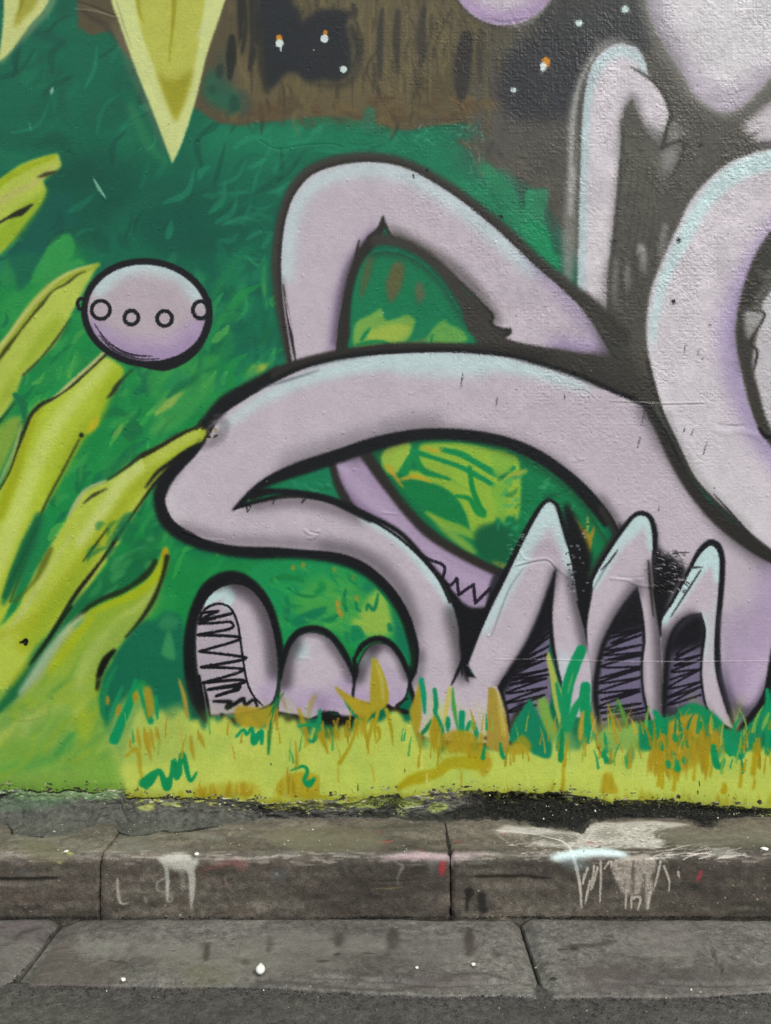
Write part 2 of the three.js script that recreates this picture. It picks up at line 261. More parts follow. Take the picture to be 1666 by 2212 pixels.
function plantLeft() {
  detail(0, 0);
  // L1, top left blade
  fill('-400,1500! -150,1230 0,1090 120,1000 230,955 350,925! 365,960 370,1005 300,1060 265,1090 280,1150 240,1240 150,1350 60,1470 -60,1580 -400,1800', '#b2c44c', { b: 3 });
  line('-200,1250 0,1110 140,1020 330,945', '#9db316', [22, 16, 14, 8], { b: 3 }); line('-100,1290 80,1170 200,1110 330,1000', '#b9b56a', [14, 16, 12, 6], { a: 0.7, b: 3 });
  fill('-100,1560 0,1380 120,1250 230,1180 275,1130 270,1190 200,1310 60,1480', '#8cae1c', { a: 0.8, b: 6 });
  line('-100,1440 0,1345 80,1300 130,1280 200,1230', '#1e2210', [3, 6, 5, 15, 3], { b: 1.6 }); line('230,1070 290,1050 350,1035', '#3b3a20', [2, 10, 3], { b: 2 });
  detail(0, 650);
  // dark leafy strokes behind
  fill('60,0 240,-20 190,120 130,210! 100,120', '#0c6a4a', { a: 0.75, b: 5 });
  fill('830,690 920,680 930,750 890,850! 860,760', '#157148', { a: 0.9, b: 2.5 });
  line('1000,850 1080,780 1180,720 1290,660', '#127043', [4, 22, 18, 4], { a: 0.85, b: 2 });
  line('940,940 1020,870 1100,820', '#86ae4a', [6, 20, 5], { a: 0.85, b: 2.5 }); line('950,1040 1050,970', '#78aa48', [8, 18, 3], { a: 0.75, b: 3 });
  fill('950,860 1080,740 1250,700 1340,740 1260,830 1150,960 1030,1050 900,1090 930,960', '#3d9a4b', { a: 0.7, b: 4 }); 
  fill('900,700 1100,620 1290,590 1310,640 1150,720 1000,800 920,860', '#2f9447', { a: 0.8, b: 4 });
  line('1010,850 1090,780 1200,720', '#127043', [4, 20, 4], { a: 0.9, b: 2 });
  line('630,960 700,930 770,960', '#12703f', [14, 20, 8], { a: 0.9, b: 2 }); fill('740,1040 800,980 870,1050 800,1110 750,1090', '#127040', { a: 0.9, b: 2 });
  line('690,1080 740,1010', '#7aa84a', [8, 12, 4], { a: 0.7, b: 2 });
  line('640,1330 740,1230 860,1190', '#167344', [18, 22, 6], { a: 0.8, b: 3 });
  line('940,950 1030,880 1100,820', '#8fb350', [6, 18, 5], { a: 0.9, b: 2 });
  line('1480,740 1540,680 1620,640', '#63a848', [4, 26, 6], { b: 3 }); line('1550,690 1620,640', '#8fb044', [10, 16, 4], { b: 2 });
  dabs(31, 60, 330, 600, 560, 850, ['#0f7a55', '#1c8a5e', '#0b6548'], 46, 20, -1.2, 0.8, { a: 0.4, b: 3 });
  whole();
  dabs(30, 110, -100, 430, 700, 1240, ['#17733f', '#2f9a4a', '#46a24c', '#15804a', '#2a8c46'], 60, 15, -0.9, 0.9, { a: 0.5, b: 3 });
  detail(0, 650);
  // L2
  fill('600,38! 450,80 320,150 200,260 100,390 0,520 -400,900 -400,1500 -100,1080 0,975 80,860 130,730! 200,660 340,520 400,410 480,255 555,120', '#b2c450', { b: 3 });
  line('595,50 440,110 320,180 230,270 120,430 0,590 -200,860', '#98a92a', [8, 14, 16, 18, 22, 24], { b: 3 });
  line('560,55 440,90 330,160 200,290 60,470 -100,680', '#c3c57e', [3, 7, 8, 8, 8], { a: 0.8, b: 2 });
  fill('60,860 120,720 220,610 330,500 390,380 330,370 230,480 130,640 40,770 -60,960', '#93ae26', { a: 0.75, b: 7 });
  line('-160,840 0,610 130,440 210,340 270,270 300,230 340,195 400,165 470,110 520,90', '#343a12', [5, 5, 5, 9, 4, 5, 8, 3, 6, 2], { a: 0.9, b: 1.6 });
  line('140,715 240,620 340,500 430,370', '#22301a', [5, 4, 6, 2], { a: 0.85, b: 1.8 });
  // stalk between
  fill('80,960 130,1010 60,1180 -60,1380 -400,1600 -400,1300 -60,1060', '#8aa63a', { a: 0.9, b: 5 });
  line('-60,1050 0,990 90,880', '#1d3a1c', [6, 5, 2], { b: 2 });
  line('90,830 140,890 150,980', '#127043', [10, 18, 8], { b: 2 });
  // L3
  fill('620,590! 500,690 350,830 260,890 180,975 130,1080 70,1230 0,1400 -400,2300 -400,2900 -60,2330 60,2100 150,1850 215,1640 290,1480 370,1330 440,1200 500,1085 590,1015! 600,960 680,800 745,680', '#aec236', { b: 3 });
  line('650,640 540,760 420,900 330,1020 250,1180 150,1420 40,1700 -100,2000', '#c6d670', [22, 30, 34, 34, 40, 46, 50], { a: 0.85, b: 8 });
  line('250,900 200,980 140,1130 80,1330 0,1560', '#9da914', [14, 22, 22, 24, 20], { a: 0.9, b: 5 }); line('720,690 640,830 590,950 500,1060 420,1190 300,1420', '#98b01c', [18, 26, 26, 24, 22, 16], { a: 0.8, b: 6 });
  fill('540,1000 600,960 590,1020 530,1070', '#b7b420', { b: 3 });
  line('640,570 520,680 360,820 300,860', '#b6ba7c', [10, 8, 8, 3], { b: 1.6 }); line('640,590 560,665 420,790 330,850 250,890 190,950 150,1040 110,1150 60,1290 0,1400', '#222a16', [6, 4, 6, 3, 9, 8, 8, 4, 4, 3], { b: 1.5 });
  line('130,1010 90,1150 30,1290 -30,1420', '#a9b27a', [3, 6, 6, 4], { b: 1.6, a: 0.8 });
  dot(492, 1075, 15, '#15180e', { b: 1.6 }); line('800,680 720,760 680,820 650,850', '#2b331c', [2, 5, 11, 4], { b: 2 });
  line('480,1100 380,1290 280,1480 210,1650 140,1870 60,2080', '#1b3014', [4, 5, 5, 7, 5, 4], { a: 0.9, b: 2 });
  detail(0, 1300);
  // L4
  detail(0, 650);
  fill('1240,1062! 1130,1060 1000,1120 870,1200 700,1320 650,1350! 560,1385 480,1440 420,1550 350,1666 250,1830 150,2020 50,2180 -400,2600 -400,3300 0,2810 180,2520 340,2290 430,2140 560,1960 680,1790 760,1660 850,1500 950,1345 1060,1250 1190,1140', '#b3c648', { b: 3 });
  line('1200,1080 1050,1180 900,1310 760,1470 640,1650 500,1850 330,2090 150,2330', '#9fac1e', [12, 24, 26, 30, 34, 40, 46, 40], { a: 0.8, b: 8 });
  line('1100,1100 900,1230 740,1350 640,1500 480,1720', '#cad682', [8, 22, 26, 26, 20], { a: 0.8, b: 6 });
  line('200,2310 300,2150 420,2000 560,1800', '#8fae2a', [26, 30, 26, 14], { a: 0.7, b: 8 });
  line('30,2300 160,2100 300,1880 430,1680', '#bcc47a', [10, 12, 10, 5], { a: 0.7, b: 3 });
  line('1200,1040 1080,1085 960,1150 860,1195 760,1270 650,1345', '#28301a', [8, 7, 8, 9, 6, 3], { b: 1.8 }); line('650,1395 560,1440 500,1490', '#39401e', [2, 8, 2], { b: 1.8 });
  line('640,1350 540,1390 480,1450 410,1570', '#aeb583', [5, 6, 8, 4], { b: 2 });
  line('1180,1150 1080,1240 960,1340 880,1440 790,1570 700,1700 650,1780 560,1900 460,2030 360,2190 280,2330 190,2470', '#14190e', [10, 8, 8, 5, 6, 10, 6, 9, 9, 7, 9, 5], { b: 2 });
  for (const [x, y] of [[1165, 1045], [1190, 1085], [1215, 1050], [1200, 1110], [1250, 1010], [1265, 1040], [1180, 1120], [1225, 1100]]) line([{ x: x * ks + ox, y: y * ks + oy }, { x: (x + 18) * ks + ox, y: (y - 16) * ks + oy }], '#262a1c', [3, 6, 1], { b: 1 });
  detail(0, 1300);
  line('310,210 270,290 220,390 160,460 90,530', '#4e5a16', [10, 16, 9, 5, 8], { a: 0.75, b: 3 });
  line('650,90 560,210 500,290', '#28300f', [3, 5, 2], { b: 1.6 });
  line('0,740 130,680 260,600', '#a0ab20', [16, 20, 6], { a: 0.6, b: 6 });
  // green shadows between L4 and L5
  line('240,20 170,200 90,380 20,540', '#146c41', [22, 34, 26, 10], { a: 0.85, b: 4 }); line('220,80 130,280 60,420', '#142a17', [4, 7, 4], { b: 2 });
  fill('330,690 420,560 560,420 700,290 860,220 940,280 860,400 740,460 600,530 480,600 380,680 280,800 180,960 60,1110 20,1110 140,930 220,800', '#12693d', { a: 0.85, b: 5 });
  dabs(41, 42, 190, 340, 1130, 1300, ['#147440', '#0e6a42', '#36914f', '#4a9a58'], 48, 16, -0.7, 0.8, { a: 0.6, b: 2.5 });
  // ground sweep, lower left
  fill('-7500,1150! -300,1060 0,1170 120,1060 260,860 420,680 560,590 760,560 900,560 860,640 740,760 690,860 620,1000 605,1120 640,1290 720,1440 760,1600 760,2100 -7500,2100!', '#78a640', { b: 5 });
  // L5
  fill('1003,200! 950,300 880,400 760,480 640,530 500,600 400,690 300,810 200,960 140,1060 200,1200 400,1150 560,1080 600,1050 620,930 700,840 750,760 860,640 925,530 985,400 1022,270', '#8fae34', { b: 3 });
  line('1000,215 985,290 930,400 840,470 700,530 560,590', '#a3b516', [8, 20, 22, 18, 14, 10], { b: 4 }); line('960,460 880,580 740,700 600,840 500,1000 470,1150', '#93b048', [10, 28, 44, 50, 50, 40], { a: 0.8, b: 10 });
  fill('420,700 520,610 560,640 470,760 380,880 300,960 330,850', '#a4b41e', { a: 0.85, b: 6 }); line('1000,215 990,260', '#b0951e', [9, 14, 6], { b: 1.5 });
  line('960,420 860,540 700,640', '#bac66e', [10, 14, 6], { a: 0.6, b: 5 });
  line('940,285 900,350 830,410 740,465 640,505 540,560 430,660', '#1d2f14', [10, 14, 9, 12, 9, 9, 3], { b: 2.2 }); line('1010,260 985,370 930,510 850,640 760,745', '#202a12', [12, 8, 10, 9, 5], { b: 2.2 });
  line('690,825 640,880 605,960 590,1060', '#0d120a', [9, 17, 14, 9], { b: 2.2 });
  line('500,630 460,690 380,780 280,900 180,1010 80,1120', '#9aa98a', [10, 22, 26, 34, 30, 14], { a: 0.6, b: 6 }); line('500,640 440,690', '#5aa070', [6, 10, 4], { a: 0.8, b: 2 });
  line('340,760 240,880 140,1010 20,1170', '#256a3a', [6, 14, 20, 18], { a: 0.6, b: 5 });
  line('80,1040 140,950 200,880', '#a8b020', [16, 20, 6], { a: 0.7, b: 6 });
  // sweeps in the ground
  line('-100,1380 100,1270 250,1200 380,1160', '#a5b85c', [30, 40, 34, 14], { a: 0.7, b: 9 }); line('0,1540 200,1510 340,1440 430,1330', '#4d9a46', [10, 26, 30, 16], { a: 0.6, b: 7 });
  line('480,1120 500,1240 520,1350', '#a6b520', [16, 30, 20], { a: 0.6, b: 9 }); line('0,1240 160,1290 300,1300', '#6fa34a', [20, 28, 12], { a: 0.6, b: 8 });
  line('-100,1660 200,1600 480,1560', '#7fa548', [34, 44, 26], { a: 0.6, b: 9 }); line('330,1460 390,1420 440,1330', '#3a9448', [4, 22, 12], { a: 0.7, b: 4 });
  line('140,1340 180,1230', '#b9c468', [8, 22, 8], { a: 0.6, b: 6 });
  whole(); dabs(42, 46, -40, 225, 1500, 1690, ['#8fb84a', '#6a9c3c', '#a5c058', '#9cab24', '#4f9444', '#86b050'], 110, 12, -0.75, 0.5, { a: 0.35, b: 3 }); detail(0, 1300);
  line('440,610 350,730 260,860 160,990 60,1110 -20,1190', '#14663a', [6, 16, 22, 24, 22, 16], { a: 0.9, b: 4 }); line('430,560 350,670 270,790 180,910', '#10200f', [7, 8, 9, 4], { b: 2.2 });
  line('505,605 410,690 310,815 210,960 120,1080', '#b9c9a4', [5, 14, 18, 18, 8], { a: 0.8, b: 4 }); line('560,620 470,720 370,850 290,960', '#a2b516', [6, 18, 20, 8], { a: 0.8, b: 4 }); line('700,650 600,770 520,900 470,1040', '#a9c060', [8, 22, 26, 14], { a: 0.7, b: 6 });
  line('235,30 165,190 90,360 30,500', '#0f6239', [12, 24, 22, 12], { a: 0.85, b: 3 });
  line('120,780 160,762 155,792 140,770', '#0c0d0a', [2, 9, 5, 2]);
  line('0,1220 150,1250 300,1215', '#6b8f3c', [2, 3, 1], { a: 0.5, b: 1 });
  // dark green clump right of L5 with hanging roots
  fill('700,840 850,660 940,640 1000,590 1090,620 1110,760 1120,1000 1130,1180 960,1180 900,1060 860,1000 790,1060 720,1180 660,1250 610,1180 620,1000 680,900', '#0f6b4c', { b: 4 });
  fill('985,790 1020,700 1050,790 1055,880 980,850', '#3b9458', { a: 0.85, b: 3 }); fill('960,660 1010,600 1080,640 1060,690 990,700', '#3a9358', { a: 0.6, b: 4 });
}

const bugPts = Array.from({ length: 24 }, (_, i) => { const a = i / 24 * 6.2832, r = 1 + 0.03 * Math.cos(2 * a - 0.9); return (318 + 132 * r * Math.cos(a)).toFixed(1) + ',' + (676 + 113 * r * Math.sin(a)).toFixed(1); }).join(' ');
function bug() {
  whole();
  fill(bugPts, '#3b5a4a', { a: 0.6, b: 9 });
  fill(bugPts, '#b9adb5');
  inside(bugPts, () => {
    line('215,625 260,585 320,575 390,595 430,640', CYAN, 34, { a: 0.75, b: 9 }); line('195,720 240,752 310,770 380,765 440,715', '#a08bb4', 62, { a: 0.85, b: 12 });
    line('225,715 290,738 360,735 420,705', '#b9a4c0', 22, { a: 0.5, b: 8 });
  });
  line(bugPts, INK, 14, { closed: true, b: 0.9 });
  line('300,787 360,793 420,760 450,700 452,650', INK, [8, 16, 15, 16, 10], { b: 0.9 });
  line('205,700 235,740 280,765 330,770', '#2a2430', [2, 4, 5, 2], { b: 0.8 }); line('215,725 250,758 300,775 345,775', '#3a3040', [2, 5, 4, 2], { b: 0.8 });
  detail(0, 650);
  ring(610, 321, 55, INK, 8); ring(793, 367, 42, INK, 8.4); ring(993, 372, 45, INK, 8.4); ring(1210, 320, 46, INK, 8.6, { ry: 52 });
  ring(492, 285, 22, INK, 8, { ry: 32 });
}

// ---- the pale body, limb by limb
function farLimb() {                                          // thin bent limb, upper right
  detail(1252, 0);
  line('440,1700 450,1400 470,1000 480,700 530,480 620,310 740,240 860,290', '#8f908b', [20, 30, 26, 22, 24, 22, 16, 6], { a: 0.75, b: 5 });
  line('455,1300 465,950 475,720 520,500 600,340', '#b4b5b2', [8, 14, 14, 12, 6], { a: 0.7, b: 2.5 });
  line('505,860 515,640 560,450', '#3e3f3d', [3, 7, 3], { a: 0.8, b: 1.5 });
  const b = '500,2300! 500,1666 505,1400 515,1100 530,700 570,440 640,310 740,262 850,290 905,370 920,440! 960,500 1020,580 1060,690! 1030,790 1010,890! 930,810 890,740 850,650 832,588! 790,640 770,720 765,900 745,1100 718,1350 690,1600 670,1900 690,2200 640,2330';
  fill(b, PALE, { b: 2 });
  inside(b, () => {
    line('510,2200 515,1500 530,900 560,560 640,380 740,310 850,330 920,420', '#b5cfd2', 24, { a: 0.8, b: 6 });
    line('540,2200 640,2330 720,2330', '#4b4944', 110, { a: 0.75, b: 22 }); line('690,1700 720,1350 755,1000 770,720 830,590', '#7d7b7c', 18, { a: 0.55, b: 6 }); line('1010,890 900,760 830,600', '#77757a', 24, { a: 0.6, b: 8 }); line('900,860 1010,900 1050,840', '#55544e', 50, { a: 0.75, b: 14 });
    line('640,1300 610,1700 600,2200', '#dcd6da', 30, { a: 0.6, b: 10 }); line('700,2330 640,2000 690,1600', '#6e6a6a', 20, { a: 0.5, b: 8 });
  });
  fill('1010,900 1090,880 1110,930 1060,1060! 1000,1000', '#a9a8a8', { a: 0.6, b: 8 }); fill('900,870 1000,1000 1040,1120 980,1080 900,960', '#8c8c86', { a: 0.5, b: 8 }); fill('1050,720 1130,800 1110,840 1040,870', '#a5a5a3', { a: 0.55, b: 7 });
  line('775,720 770,900 750,1100', '#4b4a45', [5, 7, 3], { a: 0.85, b: 2 }); line('790,640 820,700 860,700', '#4f4e49', [4, 12, 5], { a: 0.6, b: 4 });
  fill('800,680 840,640 880,760 960,900 1000,1150 940,1500 860,1400 800,1200 780,900', '#57574f', { a: 0.7, b: 10 });
  line('810,400 880,440 960,500 1020,580 1060,690 1035,780 1010,890', '#363631', [2, 6, 7, 8, 9, 7, 8], { b: 1.2 });
  line('1000,895 1080,860 1145,855 1120,960 1080,1040 1050,1080', '#3f3f3a', [8, 7, 8, 7, 7, 2], { b: 1.4 });
  line('478,1000 490,800 505,640 540,480 600,360 680,280 760,250 840,275', '#5a5b57', [4, 6, 7, 7, 6, 5, 4, 3], { b: 1.6, a: 0.8 }); line('500,1500 500,1200 508,900 520,680', '#55554f', [3, 5, 6, 3], { b: 1.6, a: 0.7 });
  line('765,720 768,900 750,1100 725,1350 700,1640 688,1900', '#3d3c37', [5, 8, 7, 7, 7, 4], { b: 2, a: 0.85 }); for (let q = 0; q < 26; q++) line([{ x: (790 + 8 * q) * ks + ox, y: (900 + 31 * (q * 7 % 26)) * ks + oy }, { x: (800 + 8 * q) * ks + ox, y: (960 + 31 * (q * 7 % 26)) * ks + oy }, { x: (770 + 9 * q) * ks + ox, y: (1090 + 31 * (q * 7 % 26)) * ks + oy }], '#3c3b36', [1, 5, 1], { a: 0.55, b: 1 });
  // hanging thin strands beneath
  line('860,1530 880,1480 900,1560 905,1660', '#b3b1af', [4, 13, 14, 5], { a: 0.75, b: 3 }); line('830,1500 850,1600 850,1760', '#3d3c38', [4, 6, 2], { b: 1.8 });
  line('1030,1360 1010,1480 1000,1600', '#a3a29e', [10, 18, 6], { a: 0.6, b: 4 });
  detail(1252, 650);
  line('700,0 690,200 700,330', '#4a4944', [7, 10, 3], { b: 2, a: 0.9 }); line('760,0 770,230 820,400', '#4a4944', [5, 8, 3], { b: 2, a: 0.9 }); line('840,0 850,120 880,180', '#4a4944', [5, 7, 3], { b: 2, a: 0.9 }); line('730,20 720,240 760,330', '#8c8a86', [8, 14, 3], { a: 0.6, b: 4 });
  line('800,60 800,220', '#98968f', [8, 14, 3], { a: 0.6, b: 3 }); line('885,0 880,100', '#98968f', [6, 12, 3], { a: 0.6, b: 3 }); line('940,0 910,150', '#55544e', [5, 8, 3], { a: 0.8, b: 2 });
  whole();
  ctx.save(); ctx.restore();
  fill('1300,720 1400,560 1420,600 1396,700 1420,850 1370,845', '#4b4942', { a: 0.6, b: 14 });
}
function bigBody() {
  detail(1252, 0);
  const b = '700,-900! 860,-260 920,0 960,150 1050,310 1130,440 1200,565 1290,645 1380,680 1480,650 1600,540 1700,430 1900,260 2300,-100 2500,-900!';
  line('880,-100 940,150 1030,330 1110,460 1190,590 1290,680 1390,710 1490,680 1620,560 1800,420', '#75766f', [30, 34, 32, 30, 24, 18, 16, 22, 26, 20], { a: 0.7, b: 7 });
  fill(b, '#d6d3d8', { b: 6 });
  inside(b, () => {
    line('900,-100 960,150 1060,330 1180,500 1300,600 1400,630 1500,600 1640,480', '#a79bb0', 64, { a: 0.55, b: 16 }); line('930,0 1000,200 1100,380', '#7d7c80', 34, { a: 0.45, b: 14 });
    fill('1250,0 1600,-200 1700,200 1600,380 1450,420 1300,300', '#e0dee2', { a: 0.6, b: 26 });
  });
  fill('1500,760 1560,700 1680,600 1900,420 2300,200 2300,700 1900,800 1666,860 1580,850', '#cbc5cb', { a: 0.95, b: 7 });
  line('1480,860 1560,810 1600,800', '#4c4b47', [3, 7, 2], { b: 2, a: 0.8 }); line('1500,910 1580,870 1700,850', '#4b4b48', [4, 7, 6], { b: 1.6, a: 0.9 });
  // round pale shape at the top edge
  whole();
  dot(1090, -61, 122, '#45423d', { b: 3 }); dot(1090, -61, 116, '#c6bdc8', { b: 1 });
  ctx.save(); ctx.beginPath(); ctx.arc(1090, -61, 115, 0, 6.284); ctx.clip(); line('985,0 1050,36 1110,40 1190,0', '#a98fbb', 38, { a: 0.75, b: 9 }); ctx.restore();
  line('1040,36 1090,46 1140,38', '#6d6480', [2, 4, 2], { a: 0.7, b: 1.2 }); line('1096,60 1150,44 1192,0', '#8f8f8b', [3, 7, 3], { a: 0.8, b: 2 });
}
function arch() {
  whole();
  const edge = '632,800 616,720 604,650 599,575 603,510 614,458 634,410 670,371 726,349 800,341 874,353 948,390 1020,441 1092,500 1157,562 1222,617 1280,664 1340,730';
  line(edge, INK3, [18, 20, 22, 26, 24, 24, 26, 26, 24, 20, 20, 22, 24, 24, 26, 28, 34, 44], { b: 4 });
  const hole = '763,766 758,720 760,662 768,610 782,570 802,548 840,543 880,552 920,578 955,615 985,660 1010,712 1022,745 900,752';
  const b = '634,800! 622,720 612,650 608,575 612,510 621,463 638,420 673,380 727,359 799,351 871,362 942,398 1014,448 1086,509 1150,570 1215,627 1268,682 1325,775! 1266,766 1212,757 1140,746 1089,731! 1105,718 1066,702 1064,680 1040,650 1014,623 960,573 915,540 880,522 850,510 828,466! 813,502 790,522 770,555 752,595 740,650 730,700 724,775!';
  line(b, INK2, 16, { closed: true, b: 2.5 }); fill(b, LIL, { b: 1.4 });
  inside(b, () => {
    line('618,600 628,500 650,430 690,392 740,374 800,366 870,378 940,412 1010,462 1085,525 1150,585', CYAN, 30, { a: 0.75, b: 10 });
    line('860,505 960,560 1050,640 1120,710 1220,750', '#cfc6cc', 40, { a: 0.4, b: 16 });
    line('724,775 732,690 745,620 775,550 815,505', '#7f6a92', 30, { a: 0.7, b: 10 }); line('728,740 738,660 760,575 810,510', '#3d3842', 20, { a: 0.6, b: 6 });
    line('1150,560 1240,660 1320,760', '#8e7fa5', 34, { a: 0.6, b: 14 }); line('1200,750 1270,760 1340,780', '#9a84b4', 40, { a: 0.75, b: 14 }); line('850,505 950,560 1020,620 1066,690', '#45413f', 30, { a: 0.65, b: 9 });
    line('630,800 620,700 610,600', '#77717a', 10, { a: 0.5, b: 4 });
  });
  line('1275,665 1315,720 1345,790', INK3, [18, 44, 60], { b: 12, a: 0.8 }); line('1250,778 1300,775 1345,790', INK3, [8, 30, 50], { b: 8, a: 0.7 });
  // inner dark band
  line('742,775 746,700 752,640 766,590 784,548 806,518', INK2, [34, 24, 20, 20, 26, 24], { b: 3 });
  line('806,518 822,495 828,468', INK2, [26, 16, 3], { b: 1.6 }); line('776,520 772,540 766,575', INK2, [3, 7, 4], { b: 1.2 });
  line('812,520 845,520 890,535 935,565 975,608 1008,655 1035,705 1060,738', INK3, [24, 24, 22, 24, 28, 34, 44, 60], { b: 3.4 });
  fill('1010,640 1040,655 1066,680 1066,702 1105,716 1089,731 1130,742 1210,756 1280,775 1330,790 1180,790 1020,752 1000,700', INK3, { b: 2 });
  line('1040,656 1064,682 1060,700 1084,712 1103,713 1088,728', '#22211f', [3, 5, 4, 5, 6, 3], { b: 1.1 });
  // seen through the arch
  fill(hole, '#0e7a50', { b: 3 });
  inside(hole, () => {
    line('800,560 790,600 780,640', '#5a5d3c', [16, 20, 8], { a: 0.8, b: 4 }); line('860,580 850,620 845,650', '#6a5d3a', [30, 38, 10], { a: 0.85, b: 4 }); line('905,615 908,640 905,655', '#6d6248', [14, 24, 6], { a: 0.8, b: 4 });
    fill('768,700 800,680 824,664! 832,690 850,690 880,680 898,692! 890,720 870,740 800,752 766,750', '#7fae4a', { a: 0.9, b: 2.5 }); fill('790,720 850,700 885,705 870,732 810,740', '#a8bb48', { a: 0.8, b: 4 });
    fill('925,725 955,692 970,700 1000,715 1004,740 930,748', '#6faa4c', { a: 0.85, b: 3 }); line('780,735 800,708', '#12824c', [6, 10, 3], { b: 1.5 }); line('770,745 815,738 850,745', '#138048', [5, 9, 8, 3], { b: 1.8 });
    line('930,742 935,722', '#16804a', [4, 7, 2], { b: 1.5 }); line('870,745 920,735', '#8a8a40', [6, 8], { a: 0.7, b: 3 });
    line('802,548 840,543 900,562 960,615 1010,700', '#27352c', 18, { a: 0.7, b: 8 });
  });
  // left leg: drawn-over line
  line('612,615 622,680 632,740 640,785', '#2a2529', [2, 6, 7, 3], { b: 1 }); line('616,640 630,715', '#c2b6bf', [1, 3, 1], { b: 0.8 });
}
function thinLimb() {                                         // purple limb behind the arm
  whole();
  const b = '714,1000! 735,1050 756,1085 780,1110 835,1150 890,1195 935,1235 965,1285 1000,1330 1050,1340 1075,1290 1096,1240! 1050,1225 1010,1208 960,1178 917,1149 870,1100 832,1050 800,1005 780,975! 730,975';
  line(b, INK2, 12, { closed: true, b: 2 }); fill(b, '#a592b0', { b: 2 });
  inside(b, () => { line('735,1010 800,1080 880,1160 960,1220 1050,1270', '#b8a6c2', 30, { a: 0.8, b: 10 }); line('720,1010 760,1080 840,1140 920,1210', '#6d5a78', 14, { a: 0.6, b: 6 }); line('740,985 785,985', '#4f4656', 24, { a: 0.6, b: 8 }); });
  line('716,990 728,1040 748,1080 772,1106', INK2, [12, 16, 20, 12], { b: 2.4 });
  line('786,975 806,1005 836,1048 876,1100 920,1146 965,1178 1015,1206 1075,1236', INK2, [26, 24, 20, 20, 22, 20, 20, 18], { b: 2.8 });
  detail(600, 1300);
  fill('1230,430 1290,470 1400,560 1530,580 1480,760 1420,860 1400,1000 1380,990 1340,700', '#15161a', { b: 3 });
  fill('1540,380 1666,330 1600,500 1520,600 1500,580', '#22222a', { a: 0.9, b: 3 });
  line('1110,250 1180,285 1225,300 1252,330 1235,400! 1285,430 1325,388! 1335,490! 1425,425! 1435,540! 1525,448! 1535,520', '#25202e', [6, 7, 7, 7, 7, 7, 7, 7, 7, 6], { b: 0.6 });
}
const armPts = '502,1102! 530,1070 560,1042 602,1017 673,989 727,971 781,953 835,938 907,927 978,926 1050,934 1107,948 1169,974 1230,1016 1278,1060 1318,1108 1340,1150! 1300,1240 1280,1300 1290,1420 1440,1480 1560,1560 1588,1576! 1625,1540 1650,1490 1666,1420 1700,1300 1760,1240 1680,1222 1600,1176 1535,1107 1481,1032 1445,960 1409,899 1391,880! 1355,862 1302,840 1248,816 1176,794 1104,774 1014,764 942,762 871,764 799,769 727,780 656,798 595,826 531,863 480,899 452,942 425,982 385,1024 362,1057 359,1087 373,1120 394,1138 412,1148 448,1166 512,1179 595,1182 656,1187 727,1193 781,1211 824,1242 860,1282 885,1325 899,1368 906,1407 901,1450 889,1475! 905,1530 917,1590 1100,1600 1120,1540 1083,1479 1007,1461! 1000,1432 993,1361 978,1310 960,1267 935,1235 907,1203 871,1163 835,1138 781,1112 727,1092 673,1079 620,1076 566,1086!';
function arm() {
  whole();
  // dark contour outside
  line('600,808 540,842 486,874 440,925 395,985 352,1050 347,1090 360,1128 395,1158 450,1180 540,1196 660,1200 735,1210 790,1232 840,1276 872,1330 886,1385 888,1440 880,1480', INK, [30, 34, 36, 28, 22, 26, 26, 24, 22, 22, 20, 22, 22, 22, 24, 24, 20, 20, 8], { b: 3.4 });
  line('600,808 656,786 727,768 800,757 880,752 1000,753 1100,762 1180,782 1260,806 1330,836 1400,876', INK2, [30, 24, 22, 24, 22, 22, 26, 34, 40, 44, 30], { b: 2.6 });
  line('1200,770 1300,800 1400,850', INK3, [30, 60, 60], { a: 0.9, b: 8 });
  // inside of the elbow, under the arm, and green seen beneath
  fill('560,1080 600,1040 700,1010 790,985 900,950 1000,945 1100,965 1200,1020 1290,1110 1310,1200 1250,1290 1060,1250 960,1195 870,1110 800,1020 740,1020 770,1100 690,1085', '#0e7a48', { b: 4 });
  whole();
}
